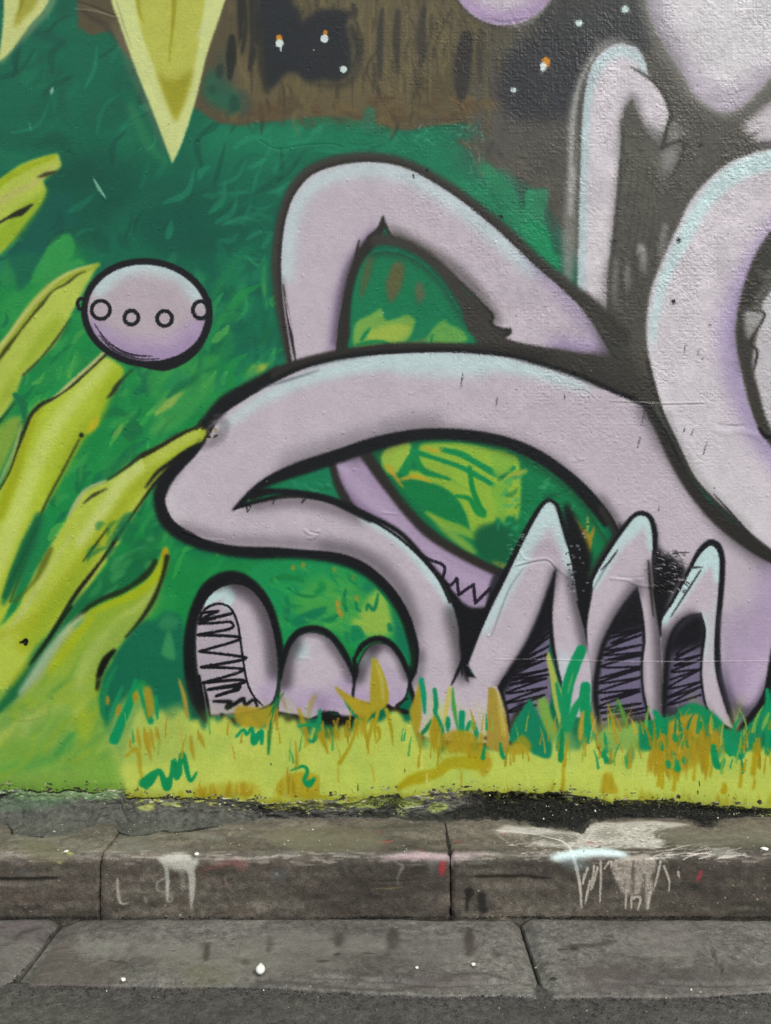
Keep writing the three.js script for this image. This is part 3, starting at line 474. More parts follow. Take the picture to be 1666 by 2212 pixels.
function armUnder() {
  whole();
  // green opening left of the thin limb
  fill('600,1060 640,1030 700,1012 724,1015 745,1065 700,1075 640,1062', '#117a52', { b: 3 });
  dabs(51, 16, 620, 730, 1030, 1064, ['#39a070', '#0d6a48', '#2a9060'], 22, 5, 0.3, 0.8, { a: 0.7, b: 1.2 });
  // painted shrubbery in the oval
  const o = '800,985 860,955 930,943 1010,948 1090,970 1170,1010 1240,1065 1290,1130 1320,1200 1270,1300 1150,1280 1080,1240 1000,1205 930,1150 880,1095 835,1040';
  fill(o, '#0d7846', { b: 3 });
  inside(o, () => {
    detail(600, 650);
    fill('870,1200 940,1130 1030,1110 1050,1180 1010,1250 950,1310 890,1290', '#97b944', { b: 3 });
    fill('1100,1140 1230,1120 1400,1130 1600,1180 1700,1240 1700,1560 1640,1560 1540,1560 1420,1440 1280,1340 1120,1260', '#8fb83e', { b: 3 });
    fill('1000,1290 1160,1300 1300,1350 1430,1430 1560,1560 1500,1640 1420,1666 1340,1480 1240,1390 1100,1350', '#8db63c', { b: 3 });
    fill('990,1390 1090,1345 1210,1380 1310,1450 1380,1560 1380,1640 1250,1600 1130,1520', '#0c7c42', { b: 2.5 });
    line('1230,1160 1350,1190 1440,1240 1580,1310 1666,1270', '#0f8a4c', [10, 14, 12, 16, 10], { b: 1.3 }); line('1060,1170 1180,1210 1330,1260 1450,1320 1550,1380', '#0f8a4c', [14, 9, 10, 12, 9], { b: 1.3 });
    line('1010,1290 1060,1200 1120,1290 1210,1320 1280,1340', '#0f8746', [20, 14, 12, 10, 5], { b: 1.5 }); line('1400,1270 1420,1400 1460,1500 1490,1540', '#10863e', [9, 11, 12, 10], { b: 1.4 }); line('1320,1440 1400,1460 1450,1540 1490,1560', '#0f8a40', [7, 10, 13, 8], { b: 1.4 });
    line('1130,1150 1210,1170 1240,1150', '#d0a52a', [4, 8, 3], { a: 0.7, b: 1.5 }); line('900,1250 930,1290 1000,1390', '#c79a26', [4, 9, 8, 3], { a: 0.8, b: 1.5 }); line('990,1340 1080,1325 1170,1360', '#c3a62a', [6, 11, 4], { a: 0.85, b: 2 });
    line('1140,1540 1240,1600 1340,1640 1440,1690', '#7fae3c', [6, 16, 20, 14], { a: 0.9, b: 2.5 }); line('880,1200 930,1150 1000,1130', '#a7c24e', [6, 14, 6], { a: 0.8, b: 3 });
    detail(600, 1300);
    fill('1430,110 1520,60 1640,90 1690,190 1640,290 1540,300 1450,230', '#0e5a3a', { a: 0.9, b: 5 }); fill('1160,0 1250,60 1380,160 1440,230 1400,240 1250,120', '#8db244', { a: 0.8, b: 4 });
    line('1540,290 1620,320 1666,310', '#8a8a3c', [5, 12, 8], { a: 0.8, b: 3 });
    detail(1252, 650);
    fill('-20,1180 60,1170 110,1230 70,1320 0,1310', '#7fb13f', { a: 0.9, b: 3 }); fill('80,1310 180,1280 195,1300 100,1345', '#93a83a', { b: 2 }); fill('-20,1380 80,1350 90,1420 60,1600 20,1560 0,1480', '#76b03e', { a: 0.9, b: 2.5 });
    dabs(52, 60, 1075, 1230, 1030, 1180, ['#0d6a44', '#15804e', '#2f9a62', '#0b5a3c', '#3fa46a'], 26, 8, -0.4, 1.4, { a: 0.55, b: 1.5 });
    detail(1252, 1300);
    line('490,60 560,160 550,280', '#b09a2c', [10, 18, 6], { b: 2 }); line('480,20 540,140', '#8fae3a', [3, 9, 4], { b: 1.5 }); line('600,80 570,170', '#a08c2a', [3, 9, 3], { b: 1.5 }); dot(530, 125, 16, '#b8862a', { b: 3, ry: 36 }); line('560,20 560,110', '#8fb04a', [3, 6, 2], { b: 1.2 });
    whole();
    line(o + ' 800,985', '#1b2a20', 14, { a: 0.55, b: 7 });
  });
  // green above the toes
  const t = '560,1215 640,1208 730,1222 800,1260 850,1320 880,1390 886,1440 860,1420 800,1395 760,1400 720,1365 660,1365 625,1385 610,1400 590,1320 540,1255';
  fill(t, '#179050', { b: 5 });
  inside(t, () => {
    fill('640,1270 740,1240 800,1290 840,1330 850,1380 790,1380 690,1360 640,1330', '#4aa548', { a: 0.8, b: 12 }); fill('780,1320 820,1260 846,1330 850,1365 800,1372 760,1350', '#93b94a', { a: 0.95, b: 5 });
    detail(600, 1300);
    line('200,400 300,380 400,400', '#12803f', [4, 14, 6], { b: 2 }); line('310,450 380,490 470,500', '#107c40', [3, 7, 4], { b: 1.5 }); line('480,480 520,440 500,420', '#158a44', [10, 16, 10], { b: 3 }); line('300,510 300,640', '#127c4c', [8, 14, 12], { b: 1.8 });
    fill('330,640 420,590 540,560 500,620 370,680', '#0f7c50', { b: 2.5 }); line('510,640 560,640 610,610', '#128048', [5, 14, 6], { b: 2 }); line('555,330 580,390 620,440', '#148a45', [3, 6, 3], { b: 1.4 });
    line('655,460 645,520 660,580', '#0f7a46', [5, 10, 8], { b: 1.4 }); line('715,530 725,575 745,585', '#12804c', [6, 8, 4], { b: 1.2 }); line('780,580 790,545 820,580 840,540 850,480', '#12804c', [6, 7, 8, 7, 4], { b: 1.2 });
    fill('690,680 740,680 770,740 720,770 690,770', '#118250', { b: 2 }); fill('650,710 680,720 680,790 650,780', '#15864c', { b: 2.5 }); fill('905,665 925,660 945,700 915,715', '#118250', { b: 2 });
    fill('740,440 830,400 870,440 780,480', '#0f7656', { a: 0.7, b: 6 }); fill('940,480 990,500 1050,700 1060,900 960,780 940,620', '#0e7255', { a: 0.9, b: 6 });
    for (const [x, y] of [[340, 325], [400, 310], [590, 335], [705, 380], [720, 510], [610, 540], [615, 590], [630, 610]]) dot(x, y, 13, '#c08a28', { a: 0.7, b: 2, ry: 18 });
    line('600,520 620,610', '#bd9030', [4, 9, 3], { a: 0.7, b: 2 });
    dabs(53, 60, 560, 780, 1220, 1350, ['#0f7e46', '#2aa050', '#58ae4c', '#128a58'], 34, 7, 0.4, 0.9, { a: 0.5, b: 1.4 });
  });
}
function armBody() {
  whole();
  line(armPts, INK, 20, { closed: true, b: 2 });
  fill(armPts, LIL, { b: 1.4 });
  inside(armPts, () => {
    line('480,925 560,868 640,828 740,796 850,780 960,778 1080,786 1180,810 1270,842', CYAN, [14, 20, 26, 34, 40, 42, 36, 26, 14], { a: 0.8, b: 8 });
    line('860,798 960,806 1050,800', CYAN, 24, { a: 0.6, b: 9 });
    line('540,1090 600,1035 700,997 800,965 900,940 1000,938 1100,958 1190,1000 1260,1060 1320,1130', '#5a545a', 28, { a: 0.65, b: 11 }); line('620,1000 700,972 760,952 860,922 940,912', '#6f6970', 40, { a: 0.5, b: 14 });
    line('380,1060 372,1095 390,1120', '#c9c6cc', 36, { a: 0.6, b: 12 }); line('430,940 400,1000 372,1040', '#8f8892', 12, { a: 0.5, b: 6 });
    line('395,1140 480,1165 600,1172 720,1182 800,1212 860,1270 890,1340 902,1420', '#676168', 24, { a: 0.6, b: 10 }); line('700,1178 790,1200 860,1260 895,1350', '#5d575e', 30, { a: 0.5, b: 11 });
    line('560,1090 640,1082 720,1098 780,1120', '#4a464b', 24, { a: 0.62, b: 10 });
    line('780,1118 840,1150 890,1190 930,1240 965,1290 985,1350', CYAN, [10, 18, 22, 24, 18, 6], { a: 0.85, b: 5 });
    line('975,1320 992,1400 1000,1460', '#322f34', 32, { a: 0.7, b: 10 }); line('908,1410 905,1460 885,1480', '#3f3c42', 18, { a: 0.5, b: 8 });
    line('1395,880 1440,960 1500,1050 1580,1150 1660,1215', '#454147', 36, { a: 0.7, b: 12 }); line('1300,1080 1350,1160', '#4a464c', 20, { a: 0.5, b: 8 }); line('1300,1080 1340,1150 1420,1200', '#7b757b', 18, { a: 0.5, b: 9 });
    // drawn up into the end claw
    line('1666,1240 1640,1400 1600,1520', '#a58db8', 60, { a: 0.6, b: 18 }); line('1600,1330 1590,1450 1580,1530', '#9a84ad', 40, { a: 0.5, b: 16 }); line('1640,1420 1620,1500', '#c9b6d2', 30, { a: 0.6, b: 12 });
  });
  // black edge pieces
  line('1535,1100 1580,1140 1630,1178 1700,1216', INK2, 30, { b: 4 }); line('1398,882 1425,930 1460,1000 1505,1070 1560,1130 1615,1172 1680,1212', INK2, [14, 18, 22, 24, 24, 22, 20], { b: 2.6 });
  line('502,1104 525,1080 552,1058 590,1036 650,1012 727,988 790,966 850,950 910,940 980,940 1050,948 1107,962 1165,990 1222,1030 1268,1076 1308,1130', INK, [2, 9, 22, 30, 28, 28, 28, 24, 22, 22, 22, 24, 22, 24, 24, 16], { b: 3.2 });
  line('545,1070 580,1062 640,1064 700,1075 750,1095 800,1122', INK, [22, 12, 12, 14, 18, 14], { b: 2 }); line('505,1101 540,1092 535,1108', INK, [2, 3, 1]); line('533,1085 535,1106', INK, [2, 3, 1.5], { b: 0.7 });
  line('590,1088 600,1076 650,1072', INK2, [3, 5, 2], { b: 1.2 }); line('652,1086 662,1074', INK2, [3, 5, 2], { b: 1 });
  line('780,1110 838,1144 880,1176 920,1216 950,1254 972,1300', INK, [8, 6, 6, 5, 6, 6], { b: 1 });
  line('960,1262 985,1300 998,1350 1000,1400 1004,1450 1009,1470', INK, [5, 16, 18, 15, 10, 3], { b: 2.4 }); line('1008,1440 1012,1474', INK, [5, 3, 1], { b: 0.9 }); line('998,1440 998,1462', INK, [3, 4, 1], { b: 0.9 });
  line('655,800 720,782 800,770', '#7f8f94', [2, 5, 2], { a: 0.7, b: 1.5 }); line('560,840 620,822 690,800', '#55616a', [2, 6, 2], { a: 0.7, b: 2 }); line('1100,774 1200,800 1300,840', '#5c6060', [2, 4, 3], { a: 0.8, b: 1.2 });
  line('440,935 462,915 490,892', '#5f5a60', [3, 8, 3], { a: 0.8, b: 2.5 }); line('455,960 480,930', '#8a838a', [6, 14, 4], { a: 0.6, b: 4 });
  line('1338,1132 1345,1170', INK2, [6, 9, 3], { b: 2, a: 0.7 }); line('1300,1100 1322,1140 1330,1170', INK2, [16, 12, 6], { b: 3 });
}
function elbowTip() {
  detail(0, 650);
  fill('1252,1052! 1190,1028 1110,1060 1020,1110 930,1165 860,1225! 900,1290 980,1250 1060,1200 1140,1150 1215,1115', '#a3b62c', { b: 2.2 }); line('1200,1060 1090,1110 980,1180 890,1250', '#b9c656', [14, 26, 28, 16], { a: 0.85, b: 5 });
  line('1190,1025 1080,1075 980,1135 860,1200', '#22260f', [6, 9, 9, 10], { b: 1.6 }); line('1200,1125 1120,1180 1040,1235 950,1300 880,1390', '#14160e', [5, 9, 10, 8, 4], { b: 2.4 }); line('1240,1112 1160,1180 1080,1255 1010,1340 970,1430', INK, [4, 14, 22, 25, 24], { b: 2.4 });
  line('1270,1010 1330,990 1360,1010 1330,1080 1260,1130 1220,1160', '#7d767d', [4, 14, 22, 26, 18, 4], { a: 0.6, b: 4 }); line('1290,960 1330,950', '#3a363a', [4, 10, 3], { a: 0.7, b: 2 });
  const r = rng(48); for (let i = 0; i < 26; i++) { const x = lerp(1160, 1300, r()), y = lerp(990, 1130, r()) - (x - 1160) * 0.25; line([{ x: x * ks + ox, y: y * ks + oy }, { x: (x + 10 + 24 * r()) * ks + ox, y: (y - 4 - 18 * r()) * ks + oy }], r() < 0.75 ? '#23261a' : '#8a8a3a', [1, 3 + 3 * r(), 1], { a: 0.85 }); }
}
function torus() {
  whole();
  const b = '1900,330! 1760,312 1666,322 1620,333 1571,355 1528,391 1492,434 1467,484 1445,531 1425,577 1406,627 1398,680 1397,734 1406,788 1420,842 1436,892 1463,949 1499,1025 1538,1071 1581,1112 1620,1150 1680,1195 1800,1260 1900,1290! 1900,1110 1780,1060 1700,1000 1639,924 1617,870 1603,813 1592,756 1589,705 1599,655 1617,598 1642,548 1666,500 1740,430 1900,400!';
  line('1700,316 1640,322 1570,346 1520,385 1484,430 1458,482 1434,531 1412,580', '#4a4945', [6, 8, 7, 8, 8, 10, 8, 4], { a: 0.55, b: 5 });
  line('1404,780 1420,842 1436,892 1463,949 1499,1025 1538,1071 1581,1112 1620,1150 1680,1195', INK2, 16, { b: 3 }); fill(b, PALE, { b: 2.2 });
  inside(b, () => {
    line('1760,330 1666,345 1585,376 1520,440 1480,510 1440,590 1415,680 1410,740', '#c6e2e3', [32, 40, 40, 34, 30, 24, 20, 14], { a: 0.9, b: 6 });
    line('1410,740 1425,830 1450,910 1500,1000 1560,1080 1640,1140', '#e0dee2', 20, { a: 0.6, b: 8 });
    line('1700,480 1640,560 1600,640 1580,720 1590,800 1615,880 1660,960 1740,1050', '#9a86b4', 58, { a: 0.7, b: 16 }); line('1650,560 1606,650 1592,720 1600,800', '#6a5f78', 16, { a: 0.5, b: 7 });
    line('1440,890 1480,980 1540,1065 1620,1140', '#8e8d8f', 14, { a: 0.5, b: 6 });
  });
  // dark strip and the next pale form to its right
  line('1720,470 1666,535 1636,590 1616,650 1606,710 1610,760 1622,815 1640,880 1662,930 1720,1000', INK3, [40, 44, 40, 34, 30, 30, 30, 34, 36, 40], { b: 2.6 });
  fill('1780,520 1690,600 1650,650 1646,670 1632,740 1626,790 1640,850 1660,915 1700,960 1900,1060 1900,520', '#c4c0c5', { b: 2.4 });
  detail(1252, 650);
  fill('1510,325 1625,330 1560,460 1520,490', '#a6a5a5', { a: 0.85, b: 4 }); line('1490,320 1580,325 1625,345 1600,410 1555,480 1545,530 1580,570 1560,690', '#2f2e2c', [3, 5, 6, 5, 5, 6, 6, 3], { b: 1.2 });
  line('1666,160 1600,220 1560,290', '#5b5a56', [6, 9, 3], { b: 2 }); line('1590,70 1620,120 1666,90', '#6b6a66', [6, 14, 8], { a: 0.6, b: 4 });
  line('1590,1030 1630,1080 1680,1090', INK, [5, 10, 10], { b: 1.4 });
  detail(1252, 650); line('1320,1430 1420,1540 1540,1680', '#2b2a2a', [2, 5, 6], { b: 1 });
  whole();
  // body carries on beyond the right of the frame
  fill('1900,300! 2050,280 2300,420 2420,700 2380,1020 2200,1250 2050,1420 1960,1560 1900,1580!', PALE, { b: 4 });
  line('1900,300 2050,280 2300,420 2420,700 2380,1020 2200,1250 2050,1420 1960,1560', INK2, 20, { b: 3 });
  line('1930,340 2060,320 2270,450 2380,700', CYAN, 30, { a: 0.7, b: 10 }); line('2340,1000 2170,1220 2020,1390', PUR, 50, { a: 0.5, b: 18 });
}
function foot() {
  detail(0, 1300);
  const t1 = '1270,1210! 1215,1050 1188,880 1188,700 1235,545 1310,460 1420,430 1520,470 1600,580 1645,720 1668,880 1668,1030 1640,1130 1590,1160 1500,1190';
  line('1240,1250 1175,1100 1145,900 1150,720 1195,560 1270,440 1390,385 1500,420 1600,530 1660,690 1690,850 1695,960', INK, [8, 22, 28, 26, 26, 30, 32, 26, 22, 20, 18, 5], { b: 2.2 });
  line('1120,1000 1180,1200 1230,1290', '#27302a', [10, 20, 6], { a: 0.5, b: 5 });
  line(t1, INK, 8, { closed: true, b: 1.6 }); fill(t1, LIL, { b: 1.4 });
  inside(t1, () => {
    line('1250,540 1310,475 1380,490 1360,560', CYAN, [16, 32, 30, 14], { a: 0.95, b: 3 }); line('1430,430 1540,500 1610,620 1650,780 1665,960', '#2f2b31', 40, { a: 0.7, b: 9 }); line('1600,1130 1640,1040', '#a58fb8', 40, { a: 0.6, b: 12 });
    line('1300,450 1420,420 1520,460', '#3c393e', 14, { a: 0.6, b: 5 });
  });
  fill('1195,640 1245,572 1320,545 1390,572 1432,662 1452,782 1472,922 1492,1022 1530,1102 1500,1190 1270,1210 1215,1050 1188,880', '#a49ba6', { a: 0.55, b: 3 });
  line('1200,640 1245,570 1320,542 1390,570 1432,660 1452,780 1472,920 1492,1020 1530,1100 1585,1155', INK, [5, 6, 5, 5, 5, 5, 5, 5, 5, 3], { b: 0.8 });
  line('1210,600 1320,585! 1210,640 1400,600! 1200,660 1390,650! 1395,690 1190,730! 1420,740 1425,765 1200,830! 1450,860 1460,880 1210,925! 1470,940 1220,1020! 1440,1000 1460,1020 1250,1060! 1450,1040 1300,1100! 1440,1060', INK, [6, 7, 6, 7, 6, 7, 6, 7, 7, 6], { b: 0.5 });
  line('1200,980 1215,1100 1240,1240', INK, [8, 12, 4], { b: 1 }); line('1230,1030 1270,1230', INK, [4, 7, 3], { b: 1 }); line('1290,1130 1390,1130! 1370,1170 1470,1110! 1480,1150 1530,1120 1550,1160', INK, [6, 10, 8, 6], { b: 1.2 });
  fill('1330,1200 1400,1230 1440,1230 1400,1290 1350,1270', INK, { b: 1.5 });
  detail(600, 1300);
  const t2 = '250,1190! 268,1000 282,880 325,780 400,728 480,722 560,760 625,850 672,930 702,1010! 690,1080 705,1150 720,1210! 650,1225 620,1210 600,1190 540,1190 480,1215 430,1230 380,1215 330,1205';
  line(t2, INK, 8, { closed: true, b: 1.6 }); fill(t2, LIL, { b: 1.4 });
  inside(t2, () => { dot(375, 820, 50, CYAN, { b: 10, ry: 56 }); line('690,1040 600,1130 450,1150 300,1120', '#a991bc', 60, { a: 0.55, b: 14 }); line('280,1010 290,880 340,780', '#2f2b31', 40, { a: 0.7, b: 8 }); line('560,770 640,880 690,990', '#38343a', 26, { a: 0.6, b: 7 }); line('470,1100 520,1130 500,1220', '#8a7896', 20, { a: 0.5, b: 8 }); line('330,760 430,722 540,745', '#4a464c', 12, { a: 0.6, b: 5 }); });
  line('262,1000 275,900 310,790 370,715 450,690 530,708 605,775 665,870 710,990', INK, [5, 12, 14, 14, 13, 13, 12, 11, 6], { b: 1.6 });
  const t3 = '705,1120! 720,1000 745,890 800,805 880,785 950,815 1005,895 1035,1000! 1010,1100 950,1165 890,1150 800,1140';
  line(t3, INK, 8, { closed: true, b: 1.6 }); fill(t3, LIL, { b: 1.4 });
  inside(t3, () => { line('720,980 750,890 810,810', '#2f2b31', 40, { a: 0.7, b: 8 }); dot(770, 870, 36, CYAN, { a: 0.5, b: 10 }); line('700,1090 800,1130 940,1140', '#a88fbc', 44, { a: 0.6, b: 12 }); line('880,930 960,1020 1000,1090', '#a28bb6', 30, { a: 0.4, b: 12 }); line('800,790 900,785 980,850 1030,980', '#3a363c', 26, { a: 0.65, b: 6 }); });
  line('705,880 760,790 850,752 930,785 990,865 1030,960 1042,1020', INK, [5, 12, 13, 13, 12, 11, 4], { b: 1.5 }); line('705,870 715,960 700,1020', INK, [6, 14, 3], { b: 2 });
  // dark soil under the toes
  fill('220,1200 300,1215 370,1215 360,1290 320,1340 250,1300', '#171512', { b: 3 }); fill('510,1190 600,1210 700,1220 745,1220 700,1290 600,1280 520,1260', '#171512', { b: 3 }); line('260,1200 420,1235', INK, [3, 6, 3], { b: 1 });
  line('890,1140 940,1180 1030,1195 960,1160 1030,1110', '#1a1614', [7, 12, 7, 5, 3], { b: 1.2 });
  line('470,1100 440,1180 430,1240', '#8c7d5c', [6, 9, 5], { a: 0.6, b: 3 });
}
function hand() {
  detail(1252, 1300);
  // dark gaps
  fill('440,-60 580,240 560,440 600,600 560,780 500,560 470,380 420,60', INK, { b: 5 }); fill('950,60 990,210 1150,330 1060,520 1000,720 950,520', INK, { b: 6 }); line('560,420 620,340 720,170 800,60', INK2, [20, 26, 22, 8], { b: 4 }); fill('470,330 560,380 600,560 540,680 490,520', INK, { b: 3 });
  const c1 = '-160,910! -70,680 30,470 100,325 200,115 250,20 290,-40 330,-70 370,-40 388,30 432,180 470,350 500,530 540,680 562,800! 580,1000 560,1200 440,1200 400,1000 370,930 345,800 335,600 340,440 365,338! 335,440 310,520 250,680 180,820 100,940 30,1045! -90,1010';
  line(c1.split(' ').slice(2, 15).join(' '), INK, 9, { b: 1.6 }); fill(c1, LIL, { b: 1.4 });
  inside(c1, () => {
    line('-60,700 60,470 150,290 250,70 330,-30 390,60 450,260 480,420', CYAN, [20, 26, 30, 40, 50, 40, 32, 14], { a: 0.85, b: 7 });
    line('470,380 520,600 560,780', '#38343a', 34, { a: 0.7, b: 8 }); line('30,1040 180,830 310,530 365,340', '#4a444c', 24, { a: 0.6, b: 7 }); line('240,240 300,200 370,250', '#a594a4', 26, { a: 0.5, b: 9 });
    line('420,860 420,940', CYAN, 30, { a: 0.5, b: 9 });
  });
  line('-20,740 80,470 170,330', '#6f7a80', [2, 4, 2], { a: 0.6, b: 1.2 });
  line('-260,1030 -120,740 -40,560 60,360 160,160 230,30 290,-60 335,-80 375,-50', INK, [3, 10, 14, 12, 11, 10, 11, 10, 6], { b: 1.4 }); line('375,-50 400,20 440,170', INK, [8, 10, 9], { b: 2 }); line('500,530 540,670 560,790', INK, [5, 6, 2], { b: 1 });
  // hatched hollows
  const hollow = (s, cut) => { fill(s, '#716984', { b: 1.5 }); inside(s, cut); };
  hollow('365,340! 335,440 310,520 250,680 180,820 100,940 30,1045 90,1320! 200,1290 330,1150 330,960 325,840 340,700 335,560', () => {
    fill('365,300 310,540 230,720 160,850 250,780 340,690 350,600', '#17161b', { b: 8 }); line('330,500 240,700 150,860 30,1040', '#17161b', 34, { b: 6 });
    line('270,680 335,640! 250,720 335,680! 220,770 335,710! 200,830 330,740! 170,870 340,790! 150,900 330,840! 140,930 330,870! 110,970 330,935! 100,1000 330,965! 90,1030 310,990! 70,1080 310,1045! 60,1140 300,1090! 60,1200 250,1150', '#16141c', 4.8, { b: 0.4 }); line('100,1280 140,1200 160,1150', '#1a1820', 14, { b: 4 });
  });
  line('365,340 335,560 345,760 375,930 400,1020', INK, [3, 11, 9, 8, 4], { b: 1.6 }); line('365,340 310,520 250,680 180,820 100,940 30,1045', INK, [2, 10, 11, 12, 13, 8], { b: 3 }); line('32,1045 62,1160 95,1330', INK, [9, 9, 6], { b: 1.6 });
  const c2 = '560,800! 555,700 565,600 590,470 600,390 690,230 765,110 825,35 880,8 930,40 952,130 945,300 960,460 985,600 1000,735! 1012,900 1008,1050 1012,1220 940,1260! 915,1180 888,1060 882,900 895,750 884,600 855,445! 800,520 720,650 655,790 618,950 608,1100 632,1320! 590,1260 580,1000';
  line(c2.split(' ').slice(3, 15).join(' '), INK, 9, { b: 1.6 }); fill(c2, LIL, { b: 1.4 });
  inside(c2, () => {
    line('580,440 690,250 780,110 870,30 935,70 950,200', CYAN, [22, 28, 34, 50, 34, 20], { a: 0.9, b: 5 }); line('632,1300 610,1100 625,950 665,780 740,620 850,450', '#3f3a42', 34, { a: 0.7, b: 9 }); line('960,330 985,560 1000,740 1008,1000 1008,1200', '#302c32', 34, { a: 0.7, b: 8 }); line('885,900 890,1060 930,1220', '#5a545c', 12, { a: 0.4, b: 6 });
  });
  line('580,480 640,370 720,240', '#6f7a80', [2, 5, 2], { a: 0.7, b: 1.2 });
  line('565,430 610,340 690,215 770,95 830,20 880,-4 935,20 962,110 965,210', INK, [4, 7, 6, 7, 9, 9, 10, 12, 8], { b: 1.4 });
  line('640,340 690,290 740,220', INK2, [2, 4, 2], { b: 1 }); line('925,280 935,420 955,620', INK2, [3, 6, 3], { b: 1.4 }); line('965,460 985,600 1000,735', INK, [10, 9, 3], { b: 1.4 });
  hollow('855,445! 800,520 720,650 655,790 618,950 608,1100 635,1320 780,1290 930,1240! 915,1180 888,1060 882,900 895,750 884,600', () => {
    fill('860,420 760,560 680,680 640,800 720,730 900,690 900,600', '#17161b', { b: 8 }); fill('640,1290 760,1230 920,1220 920,1290 650,1340', '#2a2a26', { a: 0.85, b: 6 });
    line('730,690 880,650! 700,720 885,690! 690,750 880,700! 700,780 880,730! 660,820 880,790! 650,850 880,835! 660,885 880,850! 640,920 880,920! 630,990 870,935! 620,1020 880,985! 620,1075 870,1055! 640,1120 870,1070! 620,1165 880,1140! 640,1200 900,1170! 650,1240 920,1190', '#18161f', 4.8, { b: 0.4 });
  });
  line('855,445 884,600 897,760 884,900 890,1060 915,1180 935,1240', INK, [3, 6, 7, 6, 5, 6, 4], { b: 1.4 }); line('855,445 800,520 720,650 655,790 618,950 606,1100 632,1320', INK, [2, 8, 10, 11, 12, 12, 8], { b: 2.6 });
  const c3 = '1000,735! 1010,640 1060,560 1150,400 1220,270 1270,212 1310,196 1346,238 1357,330 1346,500 1332,650 1325,850 1342,1000 1398,1200 1445,1290! 1390,1270 1310,1225! 1268,1150 1243,1000 1243,860 1262,720 1252,640 1238,600! 1180,612 1110,660 1065,730 1042,800 1030,900 1020,1000 1012,1000';
  line(c3.split(' ').slice(2, 14).join(' '), INK, 9, { b: 1.6 }); fill(c3, LIL, { b: 1.4 });
  inside(c3, () => { line('1020,640 1100,510 1200,330 1300,215 1350,260 1350,400', CYAN, [20, 30, 40, 56, 40, 20], { a: 0.95, b: 4 }); line('1345,560 1330,760 1335,950', '#bcd0d2', 20, { a: 0.6, b: 6 }); line('1250,620 1262,720 1245,860', CYAN, 18, { a: 0.7, b: 5 }); line('1040,820 1090,690 1180,620', '#3f3a42', 30, { a: 0.7, b: 8 }); line('1010,1000 1015,800 1010,720', '#3f3a42', 26, { a: 0.6, b: 8 }); line('1270,1150 1310,1220', '#6a636b', 14, { a: 0.4, b: 6 }); });
  line('1015,600 1070,520 1150,375 1215,250 1265,190 1310,172 1350,200 1370,290 1362,480 1345,660 1340,850 1355,990 1410,1180 1445,1295', INK, [2, 6, 7, 9, 12, 12, 12, 11, 12, 13, 14, 13, 11, 5], { b: 1.6 });
  line('1060,620 1130,510 1240,340', INK2, [2, 4, 3], { b: 1.1 }); line('1175,325 1255,322', INK2, [4, 4, 1], { b: 1.1 });
  hollow('1238,600! 1180,612 1110,660 1065,730 1042,800 1028,950 1018,1100 1025,1220 1150,1190 1310,1225! 1268,1150 1243,1000 1243,860 1262,720 1252,640', () => {
    fill('1245,600 1130,650 1050,760 1030,900 1020,1230 1050,1230 1060,900 1110,830 1260,780', '#17161b', { b: 8 }); fill('1020,1190 1200,1150 1300,1220 1040,1240', '#22242a', { a: 0.8, b: 5 });
    line('1110,760 1240,720! 1090,850 1240,790! 1080,880 1240,850! 1080,915 1240,880! 1060,950 1240,935! 1050,1000 1240,935! 1040,1050 1240,1010! 1030,1110 1240,1040! 1040,1150 1240,1090', '#18161f', 4.8, { b: 0.4 });
  });
  line('1238,600 1256,660 1262,720 1245,860 1243,1000 1268,1150 1310,1220', INK, [3, 6, 7, 5, 5, 5, 3], { b: 1.2 }); line('1238,600 1180,612 1110,660 1062,740 1038,850 1025,1000 1015,1220', INK, [2, 7, 10, 12, 12, 11, 6], { b: 2.4 });
  line('1000,735 985,600 1010,600', INK, [2, 4, 2], { b: 1 });
  // end claw
  line('1376,900 1400,1060 1450,1160 1520,1190 1590,1120 1640,1000', '#5b5168', [6, 16, 20, 18, 14, 10], { a: 0.7, b: 6 }); fill('1370,1000 1420,1120 1500,1170 1580,1150 1640,1040 1620,1140 1520,1250 1450,1310 1400,1180', '#3a343e', { a: 0.6, b: 8 });
  line('1380,620 1400,820 1390,980', '#8f83a0', 22, { a: 0.4, b: 9 });
  line('1700,700 1666,900 1640,1060 1580,1170 1470,1290', INK, [10, 12, 14, 12, 8], { b: 2 });
  // scuffed patch beside the claws: scratched paint
  const r = rng(77);
  for (let i = 0; i < 90; i++) { const x = lerp(960, 1140, r()), y = lerp(220, 470, r()), a = 0.5 + (r() - 0.5) * 1.4, l = 12 + 40 * r(); line([{ x: x * ks + ox, y: y * ks + oy }, { x: (x + Math.cos(a) * l * 0.6 + 6 * (r() - 0.5)) * ks + ox, y: (y + Math.sin(a) * l * 0.4) * ks + oy }, { x: (x + Math.cos(a) * l) * ks + ox, y: (y + Math.sin(a) * l) * ks + oy }], r() < 0.55 ? '#141416' : '#b5aab2', [1, 1 + 3 * r(), 0.6], { a: 0.75, b: 0.5 }); }
  for (let i = 0; i < 70; i++) { const x = lerp(430, 560, r()), y = lerp(60, 470, r()); dot(x, y, 4 + 7 * r(), r() < 0.7 ? '#101314' : '#9aa3a0', { a: 0.7, ry: 3 + 4 * r() }); }
  for (let i = 0; i < 26; i++) { const x = lerp(60, 190, r()), y = lerp(120, 300, r()); line([{ x: x * ks + ox, y: y * ks + oy }, { x: (x + 14 + 30 * r()) * ks + ox, y: (y + 20 * (r() - 0.3)) * ks + oy }], '#8fb0a0', [0.6, 1.8, 0.6], { a: 0.6, b: 0.4 }); }
}
